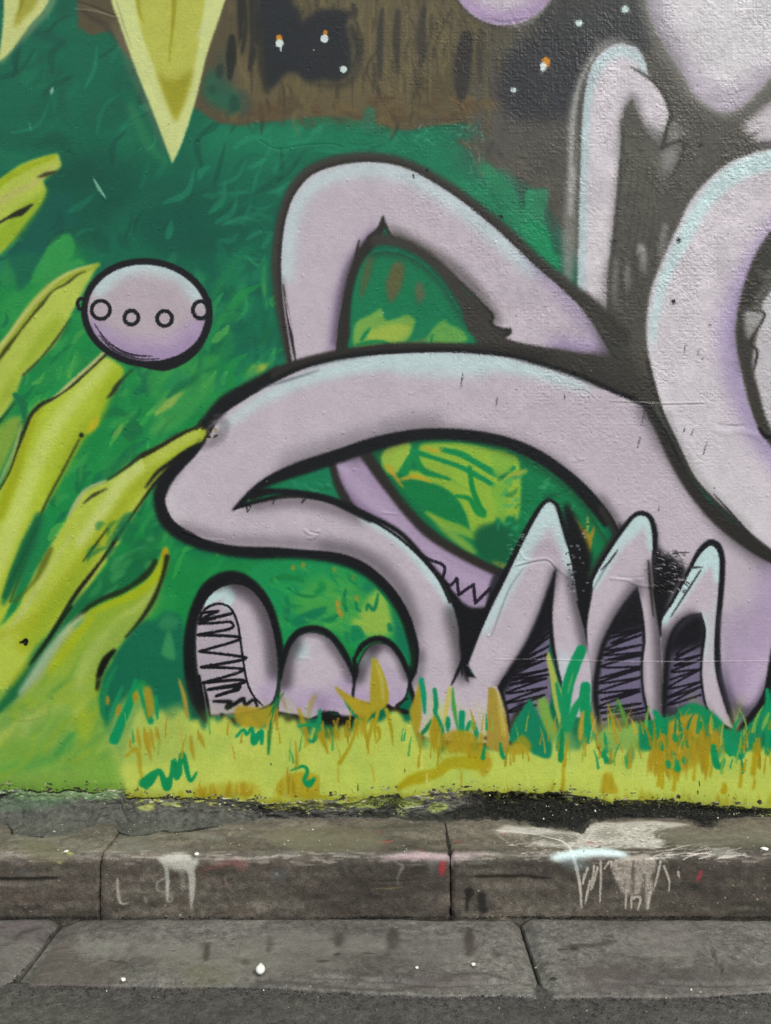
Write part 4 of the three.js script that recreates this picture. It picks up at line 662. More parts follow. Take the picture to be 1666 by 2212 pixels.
function grass() {
  whole();
  // yellow-green strip
  const r = rng(91); let top = '225,1900! 262,1760 270,1700 262,1660 278,1600';
  for (let x = 292; x < 1760; x += 15) top += ` ${x},${(x < 400 ? 1545 : x < 640 ? 1560 : x < 760 ? 1578 : x < 900 ? 1545 : x < 1110 ? 1610 : x < 1300 ? 1610 : x < 1480 ? 1615 : 1625) + (r() - 0.5) * 34}`;
  fill(top + ' 1800,1640 2400,1650 4400,1640 4400,1900!', YEL, { b: 4 });
  fill('-2700,1640 -1500,1600 -900,1580 -700,1620 -700,1900 -2700,1900', YEL, { b: 12 });
  dabs(92, 130, 260, 1900, 1590, 1740, ['#c2d26c', '#a8c458', '#bccc5a', '#a0bf58'], 80, 30, -1.5, 0.6, { a: 0.35, b: 8 });
  const ochre = [OCH, '#ab9420', '#95841a', '#a88a24'], grn = [GRS, '#0f7f58', '#138f52', '#0b7650'];
  // left tuft
  detail(0, 1300);
  fill('680,1200 800,1090 880,1050 960,1180 1100,1150 1150,1290 1160,1480 700,1480', '#a2ba58', { a: 0.7, b: 8 });
  line('820,1000 790,1120 740,1240 690,1360', GRS, [6, 16, 20, 22], { b: 1.6 }); line('700,920 640,1050 620,1180 640,1240', '#14804e', [5, 12, 12, 4], { b: 2 }); line('740,1040 690,1160 660,1240', '#18905a', [4, 10, 4], { b: 2 });
  line('840,1040 870,1140 910,1250', GRS, [5, 10, 13], { b: 1.4 }); line('940,1100 950,1240', GRS, [6, 9, 3], { b: 1.6 }); line('650,1100 650,1150', '#a88a24', [5, 9, 4], { b: 2 }); line('720,1150 710,1220', '#a88a24', [5, 10, 3], { b: 2 });
  fill('870,1060 910,1050 930,1180 890,1230', '#a88f24', { a: 0.85, b: 2.5 }); line('820,1070 815,1130', '#a88f24', [6, 14, 6], { b: 2.5 }); line('1080,1000 1110,1100 1130,1220', '#a8923a', [4, 10, 6], { b: 1.8 });
  for (const [x, y, l] of [[830, 1300, 120], [870, 1290, 150], [910, 1300, 130], [945, 1290, 100], [890, 1320, 170], [1150, 1340, 150], [1210, 1330, 80]]) line([{ x: x * ks + ox, y: y * ks + oy }, { x: (x + 8) * ks + ox, y: (y + l * 0.5) * ks + oy }, { x: (x + 22) * ks + ox, y: (y + l) * ks + oy }], '#a8901e', [5, 9, 1.5], { a: 0.85, b: 1.4 });
  line('760,1460 830,1420 850,1560 870,1600', '#a8951e', [6, 10, 8, 4], { a: 0.85, b: 2 });
  line('860,1620 960,1550 1010,1650 1050,1490! 1070,1590 1100,1450 1140,1590 1160,1600 1185,1560', '#0c8c50', [18, 10, 15, 9, 16, 8, 12, 11, 5], { b: 1.1 }); fill('860,1610 940,1560 960,1560 930,1620 880,1660', '#0c8c50', { b: 1 }); fill('985,1600 1040,1590 1030,1660 1000,1650', '#0c8c50', { b: 1 }); fill('1050,1560 1090,1500 1100,1560 1070,1600', '#0c8c50', { b: 1 });
  whole();
  blades(93, 30, 425, 545, 1712, 1722, ['#b0961f', '#a5931a'], 28, 5, { a: 0.8, b: 1.2, lean: 0.2 }); fill('430,1700 545,1690 550,1716 430,1722', '#aa9520', { a: 0.5, b: 5 });
  fill('600,1715 604,1685 640,1668 690,1676 690,1712 720,1722 650,1724', '#aa9a1e', { a: 0.85, b: 2.5 }); blades(94, 14, 602, 690, 1700, 1714, ochre, 40, 5, { a: 0.8, lean: 0.2 });
  detail(600, 1300);
  line('325,1545 370,1530 400,1520 425,1545 405,1600! 430,1630 470,1590', '#0c8c50', [3, 5, 7, 8, 9, 15, 5], { b: 1 }); line('360,1460 360,1540', '#9a9518', [3, 8, 3], { b: 1.4 });
  // middle: ochre tufts under the toes
  fill('0,1160 150,1170 240,1150 230,1240 120,1290 0,1260', '#ab9424', { a: 0.9, b: 3 }); line('0,1340 40,1300 60,1330 90,1290 100,1380! 150,1310 150,1380', GRS, [6, 7, 6, 10, 16, 8, 8], { b: 1.2 }); line('280,1080 220,1180 200,1300 190,1450', '#1c7a3e', [3, 10, 9, 4], { b: 1.6 });
  line('260,1080 300,1180', '#9a8c4a', [3, 8, 3], { a: 0.6, b: 2 }); line('370,1170 400,1260 430,1390', '#a8901e', [4, 13, 4], { a: 0.9, b: 1.8 }); line('470,1090 430,1180', '#a89a5a', [4, 10, 3], { a: 0.8, b: 2 });
  line('370,1280 440,1270 530,1305', '#109058', [4, 7, 4], { b: 1.2 }); line('500,1180 490,1290 460,1370 430,1360', '#0f8a58', [5, 11, 12, 4], { b: 1.2 }); fill('700,1250 730,1220 735,1270 700,1290', '#127a48', { b: 1.5 }); line('650,1120 720,1230', '#16804c', [4, 9, 5], { b: 1.5 });
  line('595,1045 640,1090 720,1150 790,1190', '#a8962a', [4, 14, 22, 12], { b: 1.8 }); fill('660,1110 800,1140 830,1190 760,1230 700,1190', '#ad9a26', { b: 2.5 });
  fill('800,1190! 805,1000 815,860! 850,890 890,980 915,1080 905,1150 850,1190', '#a99c2a', { b: 1.6 }); line('840,900 870,1000 880,1120', '#bcb658', [3, 9, 5], { a: 0.8, b: 2 });
  for (const s of ['800,1200 770,1280 790,1410', '850,1180 830,1300 840,1380', '900,1180 930,1300 940,1400', '820,1240 800,1330 785,1400', '850,1290 860,1340 840,1380']) line(s, '#a5981e', [9, 7, 2], { b: 1.2 }); line('720,1290 680,1400 620,1500', '#a39a1a', [3, 6, 9], { b: 1.2 });
  line('500,1330 530,1390 550,1450', '#a08f1c', [10, 9, 2], { b: 1.4 }); blades(95, 16, 690, 790, 1590, 1610, ochre, 40, 6, { a: 0.7, down: true }); fill('480,1300 640,1290 630,1360 500,1380', '#a39420', { a: 0.55, b: 6 });
  fill('1060,1130 1100,1000! 1112,1080 1110,1250 1080,1330 1040,1200', '#a8962a', { b: 2 }); line('1110,1000 1125,1100 1130,1200', '#12936a', [11, 12, 5], { b: 1.3 }); line('1190,1060 1200,1150 1195,1200 1230,1290 1240,1360', '#0f8a5a', [9, 10, 9, 13, 4], { b: 1.3 });
  fill('1270,1040! 1290,1050 1285,1120 1265,1220 1250,1310! 1245,1200', '#c2bb62', { b: 1.4 }); line('1300,1050 1305,1150 1330,1300', '#4c9a44', [4, 10, 4], { b: 1.3 }); line('1270,1230 1270,1310', '#0f8a5a', [8, 12, 4], { b: 1.3 }); line('1355,1200 1350,1340', '#0d8e64', [14, 13, 14], { b: 1.3 }); line('1385,1300 1410,1255 1440,1320 1430,1400', '#0d8e64', [9, 10, 11, 4], { b: 1.3 }); line('1110,1330 1150,1280 1170,1240', '#167a44', [7, 10, 3], { b: 1.5 });
  fill('1500,1400! 1505,1200 1515,1040! 1560,1060 1590,1160 1620,1290 1640,1420 1560,1430', '#a6913a', { b: 1.5 }); line('1570,1070 1600,1200 1620,1340', '#c3b468', [5, 15, 6], { a: 0.8, b: 2.2 }); dot(1495, 1350, 12, '#5a3c22', { b: 2 });
  fill('1160,1310 1185,1210! 1215,1260 1240,1400 1180,1400', '#a48f1e', { b: 2 }); fill('1260,1330 1320,1300 1420,1320 1480,1400 1540,1500 1480,1580 1420,1470 1330,1440 1270,1440', '#a8921c', { a: 0.85, b: 3 });
  for (const [x, l] of [[1100, 120], [1180, 110], [1205, 150], [1245, 120], [1310, 110], [1350, 90], [1390, 130], [1470, 170]]) line([{ x: x * ks + ox, y: 1330 * ks + oy }, { x: (x + 4) * ks + ox, y: (1330 + l * 0.5) * ks + oy }, { x: (x + 8) * ks + ox, y: (1330 + l) * ks + oy }], '#a5921c', [10, 8, 2], { a: 0.85, b: 1.4 });
  line('970,1650 1080,1590 1200,1560 1290,1500 1440,1500', '#a59a10', [8, 24, 22, 26, 34], { a: 0.85, b: 3 }); line('970,1650 1050,1600 1130,1620', '#a59a10', [4, 18, 6], { a: 0.7, b: 4 });
  line('1490,1400 1480,1470', '#0f8a52', [4, 10], { b: 1.2 }); line('1585,1380 1595,1450 1612,1470', '#0f8a52', [4, 8, 9], { b: 1.2 });
  line('1145,1560 1143,1630', '#d6cf86', [1.5, 3, 1], { a: 0.9, b: 0.6 });
  // right tufts
  detail(1252, 1300);
  fill('90,1370 110,1270 170,1170 210,1110! 250,1180 290,1270 340,1380 330,1470 240,1450 170,1390', '#10805a', { b: 2 });
  fill('260,1130 310,1110 340,1210 370,1300 350,1350 290,1260', '#79a84a', { b: 2 }); fill('310,870! 325,830 350,900 380,1010 410,1100 390,1280! 350,1120 330,980', '#a9b455', { b: 1.4 });
  line('520,820 470,940 440,1040 430,1180 430,1300', GRS, [22, 26, 24, 16, 8], { b: 1.3 }); line('470,960 440,1080', '#5cae62', [3, 7, 3], { a: 0.7, b: 1.2 }); line('545,1040 540,1150 560,1280 560,1360', GRS, [22, 24, 20, 17], { b: 1.3 }); line('370,1020 400,1150 430,1300', '#14905a', [5, 14, 10], { b: 1.3 }); line('540,1080 480,1180 450,1290', '#149258', [6, 17, 12], { b: 1.5 });
  line('405,1300 400,1400 398,1480', '#0f8448', [8, 12, 13], { b: 1.3 }); fill('500,1320 520,1200 540,1180! 530,1310 515,1370', '#b09a30', { b: 1.6 }); line('580,1200 600,1310', '#a8922a', [4, 9, 4], { b: 1.6 });
  line('610,1330 625,1410 640,1440', '#2a3016', [3, 5, 2], { b: 1 });
  fill('620,1340 660,1290 700,1270 760,1290 850,1250 870,1290 860,1400 760,1420 680,1420 630,1410', '#86ae52', { b: 3 }); line('720,1300 740,1400', '#a8962e', [5, 11, 3], { a: 0.8, b: 2 }); line('740,1120 770,1200 800,1290', '#5a9a3c', [6, 9, 5], { b: 2 }); line('680,1230 730,1310', '#7aa040', [4, 9, 3], { a: 0.8, b: 2 });
  fill('870,1390 880,1260 940,1240 1000,1230 1060,1240 1020,1330 960,1420 900,1420', '#0f8656', { b: 2.5 }); line('960,1190 990,1250 960,1340', GRS, [8, 22, 14], { b: 1.6 }); fill('1100,1200 1180,1140 1250,1160 1330,1210 1380,1270 1380,1330 1300,1280', '#108a58', { b: 2.5 });
  fill('1045,1270 1120,1220 1220,1205 1250,1250 1240,1340 1130,1420 1060,1400', '#a8972c', { b: 3 });
  blades(96, 46, 1410, 1560, 1590, 1640, [...ochre, GRS, '#12875a'], 46, 8, { a: 0.85, b: 1.3, lean: 0.5 }); blades(97, 34, 1395, 1530, 1640, 1690, ochre, 50, 8, { a: 0.85, b: 1.3, lean: 0.3, down: true });
  fill('940,1450 1080,1400 1330,1340 1260,1480 1100,1560 960,1530', '#a8911e', { a: 0.8, b: 4 });
  for (const [x, y] of [[1095, 1490], [1070, 1440], [1140, 1470], [1040, 1490], [1000, 1380], [1240, 1260], [1080, 1330]]) line([{ x: x * ks + ox, y: y * ks + oy }, { x: (x + 8) * ks + ox, y: (y + 34) * ks + oy }], '#0f9158', [8, 13, 8], { a: 0.9, b: 1.2 }); dot(1098, 1535, 22, '#0f9158', { b: 1 });
  line('650,1440 680,1490 710,1490', '#0f8c52', [6, 13, 8], { b: 1.2 }); line('820,1420 810,1490', '#5a8a4a', [12, 20, 14], { a: 0.8, b: 2 }); line('785,1460 800,1535', '#2a9448', [4, 9, 3], { a: 0.8, b: 1.5 });
  line('1315,1400 1330,1500 1360,1520 1380,1480', '#0d9056', [11, 15, 16, 6], { b: 1.1 }); line('1370,1380 1420,1450', '#0d9056', [9, 13, 10], { b: 1.1 }); line('1390,1330 1440,1420 1480,1460 1500,1390', '#109060', [16, 18, 14, 8], { b: 1.6 }); fill('1380,1300 1470,1310 1560,1240 1620,1160 1666,1120 1750,1100 1750,1300 1600,1330 1520,1430 1450,1380', '#15885a', { b: 3 });
  line('1640,1060 1650,1250 1640,1440', GRS, [8, 16, 12], { b: 1.5 }); line('1650,1200 1610,1300', '#7aae4a', [5, 10, 4], { b: 1.5 });
  for (const [x, y, l, w] of [[410, 1480, 190, 18], [660, 1570, 90, 16], [700, 1560, 100, 18], [990, 1480, 150, 20], [1010, 1560, 90, 14], [1080, 1540, 120, 18], [1480, 1500, 140, 16], [1560, 1380, 180, 26], [1590, 1350, 160, 20], [1380, 1620, 50, 30], [1560, 1580, 70, 14], [1300, 1460, 120, 12], [1200, 1480, 120, 14], [350, 1600, 60, 10]]) line([{ x: x * ks + ox, y: y * ks + oy }, { x: (x + 3) * ks + ox, y: (y + l * 0.5) * ks + oy }, { x: (x - 4) * ks + ox, y: (y + l) * ks + oy }], '#a89612', [w * 0.15, w * 0.4, w * 0.5], { a: 0.9, b: 1.6 });
  fill('640,1640 655,1570 690,1565 735,1650 740,1680 640,1680', '#a8951a', { a: 0.85, b: 2.5 }); fill('130,1360 170,1330 220,1390 200,1440 100,1450 70,1420', '#a8941c', { a: 0.8, b: 3 });
  whole();
  blades(101, 34, 255, 900, 1560, 1650, [...ochre, '#b9a83a', '#8fae3c', GRS, '#3f9a4c'], 44, 5, { a: 0.75, b: 0.8, lean: 0.6 });
  blades(102, 40, 900, 1340, 1570, 1660, [...ochre, '#b9a83a', '#8fae3c', GRS, '#16925c', '#c2bb62'], 52, 5, { a: 0.75, b: 0.8, lean: 0.5 });
  blades(103, 80, 1290, 1680, 1565, 1670, [...ochre, '#b9a83a', '#79ae46', GRS, '#16925c', '#0b7a50'], 46, 6, { a: 0.8, b: 0.8, lean: 0.9 });
  blades(104, 20, 280, 1680, 1640, 1720, ['#b0a22a', '#a8b040', '#c9d470'], 40, 5, { a: 0.6, b: 0.8, lean: 0.4 });
  blades(98, 120, 250, 1700, 1728, 1744, ['#a3980f', '#9c9018', '#b0a22a'], 26, 9, { a: 0.5, b: 2, lean: 0.2 });
  line('240,1720 500,1735 800,1728 1000,1716 1200,1722 1400,1742 1660,1752', '#a39d1a', 14, { a: 0.45, b: 4 });
  line('1515,1748 1520,1732', '#b58aa8', [2, 3, 1], { a: 0.8 });
  // grass carries on outside the frame
  blades(99, 150, 1720, 4300, 1600, 1680, [...ochre, ...grn], 70, 14, { a: 0.85 }); blades(100, 90, -2600, -500, 1560, 1680, [...ochre, ...grn], 70, 14, { a: 0.85 });
}
function wornBorder() {
  whole(); const r = rng(333);
  for (let i = 0; i < 350; i++) {
    const x = lerp(-320, 2000, r()), e = paintEdge(x), q = r() * r(), y = e + 4 - q * (20 + 16 * Math.max(0, vnoise(x / 60, 2, 9))), k = r();
    dot(x, y, 0.8 + 3.4 * r() * r() * (1 - q * 0.7), k < 0.5 ? '#4a4a3c' : k < 0.7 ? '#2c2d26' : k < 0.85 ? '#8d8f7a' : '#d3d6a8', { a: 0.75, ry: 0.7 + 2 * r() * (1 - q * 0.7), turn: r() * 3 });
  }
}
function extras() {
  whole();
  // plants further along the wall, out of the frame
  dabs(60, 260, 2050, 4300, 500, 1600, ['#2f9a4a', '#17733f', '#46a24c', '#8aa63a', '#0f6b4c'], 150, 40, -1.3, 0.9, { a: 0.8, b: 4 });
  dabs(61, 240, -2600, -250, 500, 1600, ['#2f9a4a', '#8aa63a', '#46a24c', '#a9b93f', '#17733f'], 200, 46, -1.0, 0.7, { a: 0.8, b: 4 });
}
function marks() {                                            // scratches, nicks and pin holes in the finished paint
  detail(1252, 650);
  for (const s of ['905,920 885,1020', '880,1080 860,1160', '1150,515 1142,590', '1230,560 1225,600', '1195,1040 1185,1080', '1145,1030 1138,1065', '1280,1110 1255,1200', '420,825 425,860', '15,850 8,900', '1325,1385 1320,1400', '990,1500 985,1540', '1255,600 1250,620']) line(s, '#3a3638', [1, 2.4, 0.8], { a: 0.85, b: 0.4 });
  dot(1075, 273, 14, '#17171a'); dot(1297, 411, 6, '#2a2a2c'); line('1340,1010 1400,1015 1490,1020', '#77717c', [1, 3, 1], { a: 0.7, b: 1 }); line('470,800 540,805 600,850', '#9a8f98', [1, 2.5, 1], { a: 0.8, b: 0.8 }); line('480,1195 500,1220 545,1225', '#8a828a', [1, 3, 1], { a: 0.8, b: 0.8 });
  line('700,870 860,875 1000,885 1260,880', '#b7b2b0', [1, 2.4, 2.4, 1], { a: 0.8, b: 0.6 });
  detail(600, 650); line('1362,700 1345,795', '#2a282a', [1.5, 2.6, 1]); line('1570,855 1560,890', '#3a3638', [1, 2.4, 0.8]); dot(1145, 1029 - 1813, 5, '#111');
  detail(600, 0); dot(1145, 1028, 11, '#15171a', { ry: 9 }); line('1060,1050 1066,1078', '#28302f', [1.5, 3.5, 1]); dot(1590, 1306, 12, '#191a1a', { ry: 9 });
  detail(1252, 0); dot(1108, 1448, 15, '#181a1c'); dot(1240, 878, 13, '#222522', { b: 1 }); dot(40, 1308, 11, '#181a1a', { ry: 9 }); line('690,1458 760,1450', '#26241f', [2, 4, 1], { b: 0.7 }); line('770,1180 860,1175', '#35332d', [1, 3, 1], { a: 0.7, b: 0.7 });
  detail(600, 1300); line('205,1498 208,1515', '#2a2a1c', [1, 3, 1]); line('1010,1530 1012,1560', '#55571f', [1, 2, 1]); line('730,1625 728,1666', '#2a2c1a', [1, 3, 1.5]);
  detail(1252, 1300); line('1230,1605 1232,1640', '#33351c', [1, 3, 1]); line('1220,1660 1222,1690', '#33351c', [1, 3, 1]); line('0,880 200,876 600,885 900,890 1666,886', '#cfc9cc', [0.6, 1.6, 1.2, 1.8, 0.6], { a: 0.6, b: 0.6 });
  whole();
  // small dark flecks where the roughness breaks the spray
  const r = rng(123);
  for (let i = 0; i < 900; i++) { const x = lerp(-300, 1980, r()), y = lerp(-480, 1700, r()); const p = smooth(700, 1300, x) * smooth(1150, 500, y) + 0.12; if (r() > p) continue; dot(x, y, 0.8 + 1.6 * r(), r() < 0.75 ? '#2d2c2a' : '#d9dada', { a: 0.55, ry: 0.7 + r() }); }
}
function mural() {
  background(); leavesTop(); plantLeft(); extras(); bigBody(); farLimb(); arch(); arm(); armUnder(); thinLimb(); armBody(); elbowTip(); torus(); hand(); foot(); grass(); wornBorder(); bug(); marks();
}
// one stretch of the painting as a texture; afterwards the pigment is scattered as a spray can scatters it
function paintPanel(u0, v0, span, px, seed) {
  const c = document.createElement('canvas'); c.width = c.height = px; ctx = c.getContext('2d'); KS = px / span;
  ctx.setTransform(KS, 0, 0, KS, -u0 * KS, -v0 * KS);
  VIEW = [u0, u0 + span, v0, v0 + span]; mural(); VIEW = null;
  ctx.setTransform(1, 0, 0, 1, 0, 0);
  const im = ctx.getImageData(0, 0, px, px), s = im.data, d = new Uint8ClampedArray(s.length), r = rng(seed), A0 = KS;
  const low = new Float32Array((px / 4 + 2) * (px / 4 + 2)), lw = px / 4 + 2;
  for (let y = 0; y < lw; y++) for (let x = 0; x < lw; x++) { const u = u0 + x * 4 / KS, v = v0 + y * 4 / KS; low[y * lw + x] = (fbm(u / 40, v / 40, 5, 3) * 0.06 + fbm(u / 9, v / 9, 9, 2) * 0.05) * (0.45 + 0.8 * smooth(700, 1300, u) * smooth(1100, 500, v)); }
  for (let y = 0; y < px; y++) for (let x = 0; x < px; x++) {
    const A = A0 * (3.2 + 5 * smooth(600, 1300, u0 + x / KS) * smooth(1100, 500, v0 + y / KS)), e0 = r() * 2 - 1, f0 = r() * 2 - 1, q0 = r(), q1 = q0 * q0 * q0 * 0.85 + 0.15, xx = clamp(Math.round(x + e0 * q1 * A), 0, px - 1), yy = clamp(Math.round(y + f0 * q1 * A), 0, px - 1), i = (yy * px + xx) * 4, o = (y * px + x) * 4;
    const g = 1 + low[(y >> 2) * lw + (x >> 2)] + (r() - 0.5) * 0.1;
    d[o] = s[i] * g; d[o + 1] = s[i + 1] * g; d[o + 2] = s[i + 2] * g; d[o + 3] = 255;
    const v = v0 + y / KS; if (v > 1660 && v < 1770) {          // paint flaked off the lowest few centimetres
      const u = u0 + x / KS, q = (paintEdge(u) + 6 - v) / 34;
      if (q < 1.15) { const n = fbm(u / 11, v / 6, 88, 4) * 0.9 + 0.5; if (n > 0.52 + 0.52 * q) { const k = clamp(fbm(u / 9, v / 5, 90, 3) * 1.2 + 0.5), p = k > 0.72; d[o] = p ? 176 : lerp(50, 118, k); d[o + 1] = p ? 176 : lerp(50, 116, k); d[o + 2] = p ? 146 : lerp(42, 92, k); } }
    }
  }
  im.data.set(d); ctx.putImageData(im, 0, 0);
  const t = new THREE.CanvasTexture(c); t.colorSpace = THREE.SRGBColorSpace; t.anisotropy = 8; return t;
}
const UM = 742, uToX = (u) => (u - 833) / UM, vToY = (v) => CAM_Y - (v - 1106) / UM, xToU = (x) => x * UM + 833;
const SPAN = 2300, U0 = -317, V0 = -500;

// relief of the painted render: pebbled towards the upper right, trowelled smooth towards the lower left
function reliefTexture(px) {
  const d = new Uint8Array(px * px * 4), k = SPAN / px, r = rng(55);
  const c = document.createElement('canvas'); c.width = c.height = px; ctx = c.getContext('2d'); KS = px / SPAN;
  ctx.fillStyle = '#808080'; ctx.fillRect(0, 0, px, px); ctx.setTransform(KS, 0, 0, KS, -U0 * KS, -V0 * KS);
  detail(1252, 650); line('700,868 860,874 1000,884 1260,878', '#d8d8d8', 4, { b: 1.2 }); line('700,878 860,884 1000,894 1260,888', '#404040', 3, { b: 1.2 });
  line('1330,1040 1400,1060 1480,1050 1600,1090', '#e0e0e0', 12, { b: 3 }); line('1340,1005 1420,1015 1500,1020', '#303030', 5, { b: 1.5 }); dot(1075, 273, 13, '#000000'); line('460,810 540,805 600,855', '#303030', 3, { b: 1 }); line('470,1230 540,1222', '#e0e0e0', 4, { b: 1.5 }); 
  detail(1252, 1300); line('130,310 240,280 320,275 370,320 440,380', '#efefef', 6, { b: 1.6 }); line('140,320 250,292 320,288 360,335', '#202020', 4, { b: 1.4 }); line('700,390 800,400 860,430 960,440 1060,430', '#f0f0f0', 6, { b: 1.5 }); line('740,380 830,385 900,380', '#303030', 4, { b: 1.5 });
  line('0,876 400,880 900,890 1666,888', '#b8b8b8', 2.4, { b: 0.8 }); line('150,230 180,270 220,280', '#f0f0f0', 5, { b: 1.5 });
  for (let i = 0; i < 60; i++) { const x = lerp(160, 460, r()), y = lerp(-40, 380, r()); dot(x, y, 5 + 9 * r(), r() < 0.5 ? '#d0d0d0' : '#404040', { b: 1.5, ry: 3 + 4 * r(), a: 0.7 }); }
  for (let i = 0; i < 50; i++) { const x = lerp(950, 1150, r()), y = lerp(230, 470, r()); line([{ x: x * ks + ox, y: y * ks + oy }, { x: (x + 40 * r()) * ks + ox, y: (y + 20 * r()) * ks + oy }], r() < 0.5 ? '#f0f0f0' : '#202020', 2, { b: 0.8, a: 0.8 }); }
  detail(0, 1300); line('1100,105 1230,150 1350,160', '#e8e8e8', 4, { b: 1.4 }); detail(600, 1300); line('410,100 450,125 500,105 470,140 430,150', '#f0f0f0', 6, { b: 1.4 }); line('440,110 490,120', '#202020', 4, { b: 1.4 }); line('370,870 440,880 400,950', '#d0d0d0', 5, { b: 2 });
  detail(600, 650); dot(640, 1060, 12, '#ffffff', { b: 1.6, ry: 6 }); line('880,1540 960,1550', '#e0e0e0', 4, { b: 1.4 }); line('1220,1115 1660,1180', '#a0a0a0', 3, { b: 1.4 });
  detail(0, 0); line('450,60 560,70 720,110', '#d0d0d0', 5, { b: 1.5 }); line('470,20 560,45 690,100', '#303030', 5, { b: 1.5 }); line('560,1070 640,1210', '#d8d8d8', 4, { b: 1.5 });
  detail(600, 0); line('130,840 240,900 380,880 560,870 640,890', '#303030', 3, { b: 1.5 });
  whole(); for (let i = 0; i < 700; i++) dot(lerp(-317, 1983, r()), lerp(-500, 1760, r()), 1 + 2.4 * r(), r() < 0.6 ? '#c8c8c8' : '#383838', { b: 0.8 });
  line('240,1690 420,1720 700,1730 1000,1712 1400,1735 1900,1760', '#c8c8c8', 20, { b: 8 });
  ctx.setTransform(1, 0, 0, 1, 0, 0);
  const s = ctx.getImageData(0, 0, px, px).data;
  for (let y = 0; y < px; y++) for (let x = 0; x < px; x++) {
    const u = U0 + x * k, v = V0 + y * k, rough = smooth(650, 1350, u + (500 - v) * 0.25) * smooth(1350, 700, v);
    const peb = Math.abs(vnoise(u / 7.5, v / 7.5, 3)) * 0.8 + Math.abs(vnoise(u / 4, v / 4, 13)) * 0.6 - 0.5;
    let h = fbm(u / 120, v / 120, 21, 3) * 26 * 0.9 + fbm(u / 26, v / 26, 23, 2) * 12 + vnoise(u / 3.2, v / 3.2, 4) * 4.0;
    h += peb * (14 + 42 * rough) * (0.45 + 0.9 * Math.max(0, 0.5 + fbm(u / 45, v / 45, 61, 3) * 1.4)) + (vnoise(u / 60, v / 14, 44) > 0.55 ? (vnoise(u / 60, v / 14, 44) - 0.55) * 40 * rough : 0);
    h += (s[(y * px + x) * 4] - 128) * 0.55;
    const o = ((px - 1 - y) * px + x) * 4; d[o] = d[o + 1] = d[o + 2] = clamp(128 + h, 0, 255); d[o + 3] = 255;
  }
  const t = new THREE.DataTexture(d, px, px); t.magFilter = THREE.LinearFilter; t.minFilter = THREE.LinearFilter; t.wrapS = t.wrapT = THREE.MirroredRepeatWrapping; t.needsUpdate = true; return t;
}

// ---------------------------------------------------------------- the wall
// where the paint ends at the foot of the wall, and where mortar or dirt meets the kerb (height and depth follow the broken edge)
const paintEdge = table('-400,1716 0,1708 268,1708 272,1722 400,1722 540,1728 600,1738 680,1728 760,1730 860,1716 870,1728 960,1708 1070,1709 1210,1714 1320,1732 1430,1728 1540,1740 1666,1747 2100,1730');
const rag = (x, s, f) => fbm(x * f, 3.3, s, 4);
const edgeY = (x) => vToY(paintEdge(xToU(x)) + rag(x, 71, 26) * 7 + rag(x, 72, 90) * 3.5);
const KY = 0.164, KF = 0.262, KB = -0.03, KR = 0.026;          // top height, front, back, edge radius
const mortarFoot = table('-400,1796 0,1780 40,1782 75,1798 145,1808 185,1798 225,1780 262,1778 290,1798 312,1803 360,1794 430,1790 520,1776 600,1770 860,1769 960,1776 1070,1776 1190,1788 1235,1796 1262,1780 1430,1774 1500,1786 1570,1776 1666,1770 2100,1776');
const hollow = table('500,0 560,0.25 640,0.3 700,0.12 780,0.3 850,0.4 900,0.2 960,0.15 1000,0.35 1060,0.9 1200,1 1260,0.8 1330,0.65 1460,0.7 1520,0.85 1640,0.6 1800,0.2 2000,0');
const footZ = (x) => CAM_Z - (CAM_Y - KY) * 1736 / (mortarFoot(xToU(x) * 1) - 1106 + rag(x, 77, 40) * 6);
const WALL_X = 4.6, WALL_TOP = 3.2;
const reliefMap = reliefTexture(2048);
const wall = new THREE.Group(); wall.name = 'painted_wall'; scene.add(wall);
tag(wall, 'rendered wall painted with a mural of a pale lilac clawed creature among green plants', 'wall');
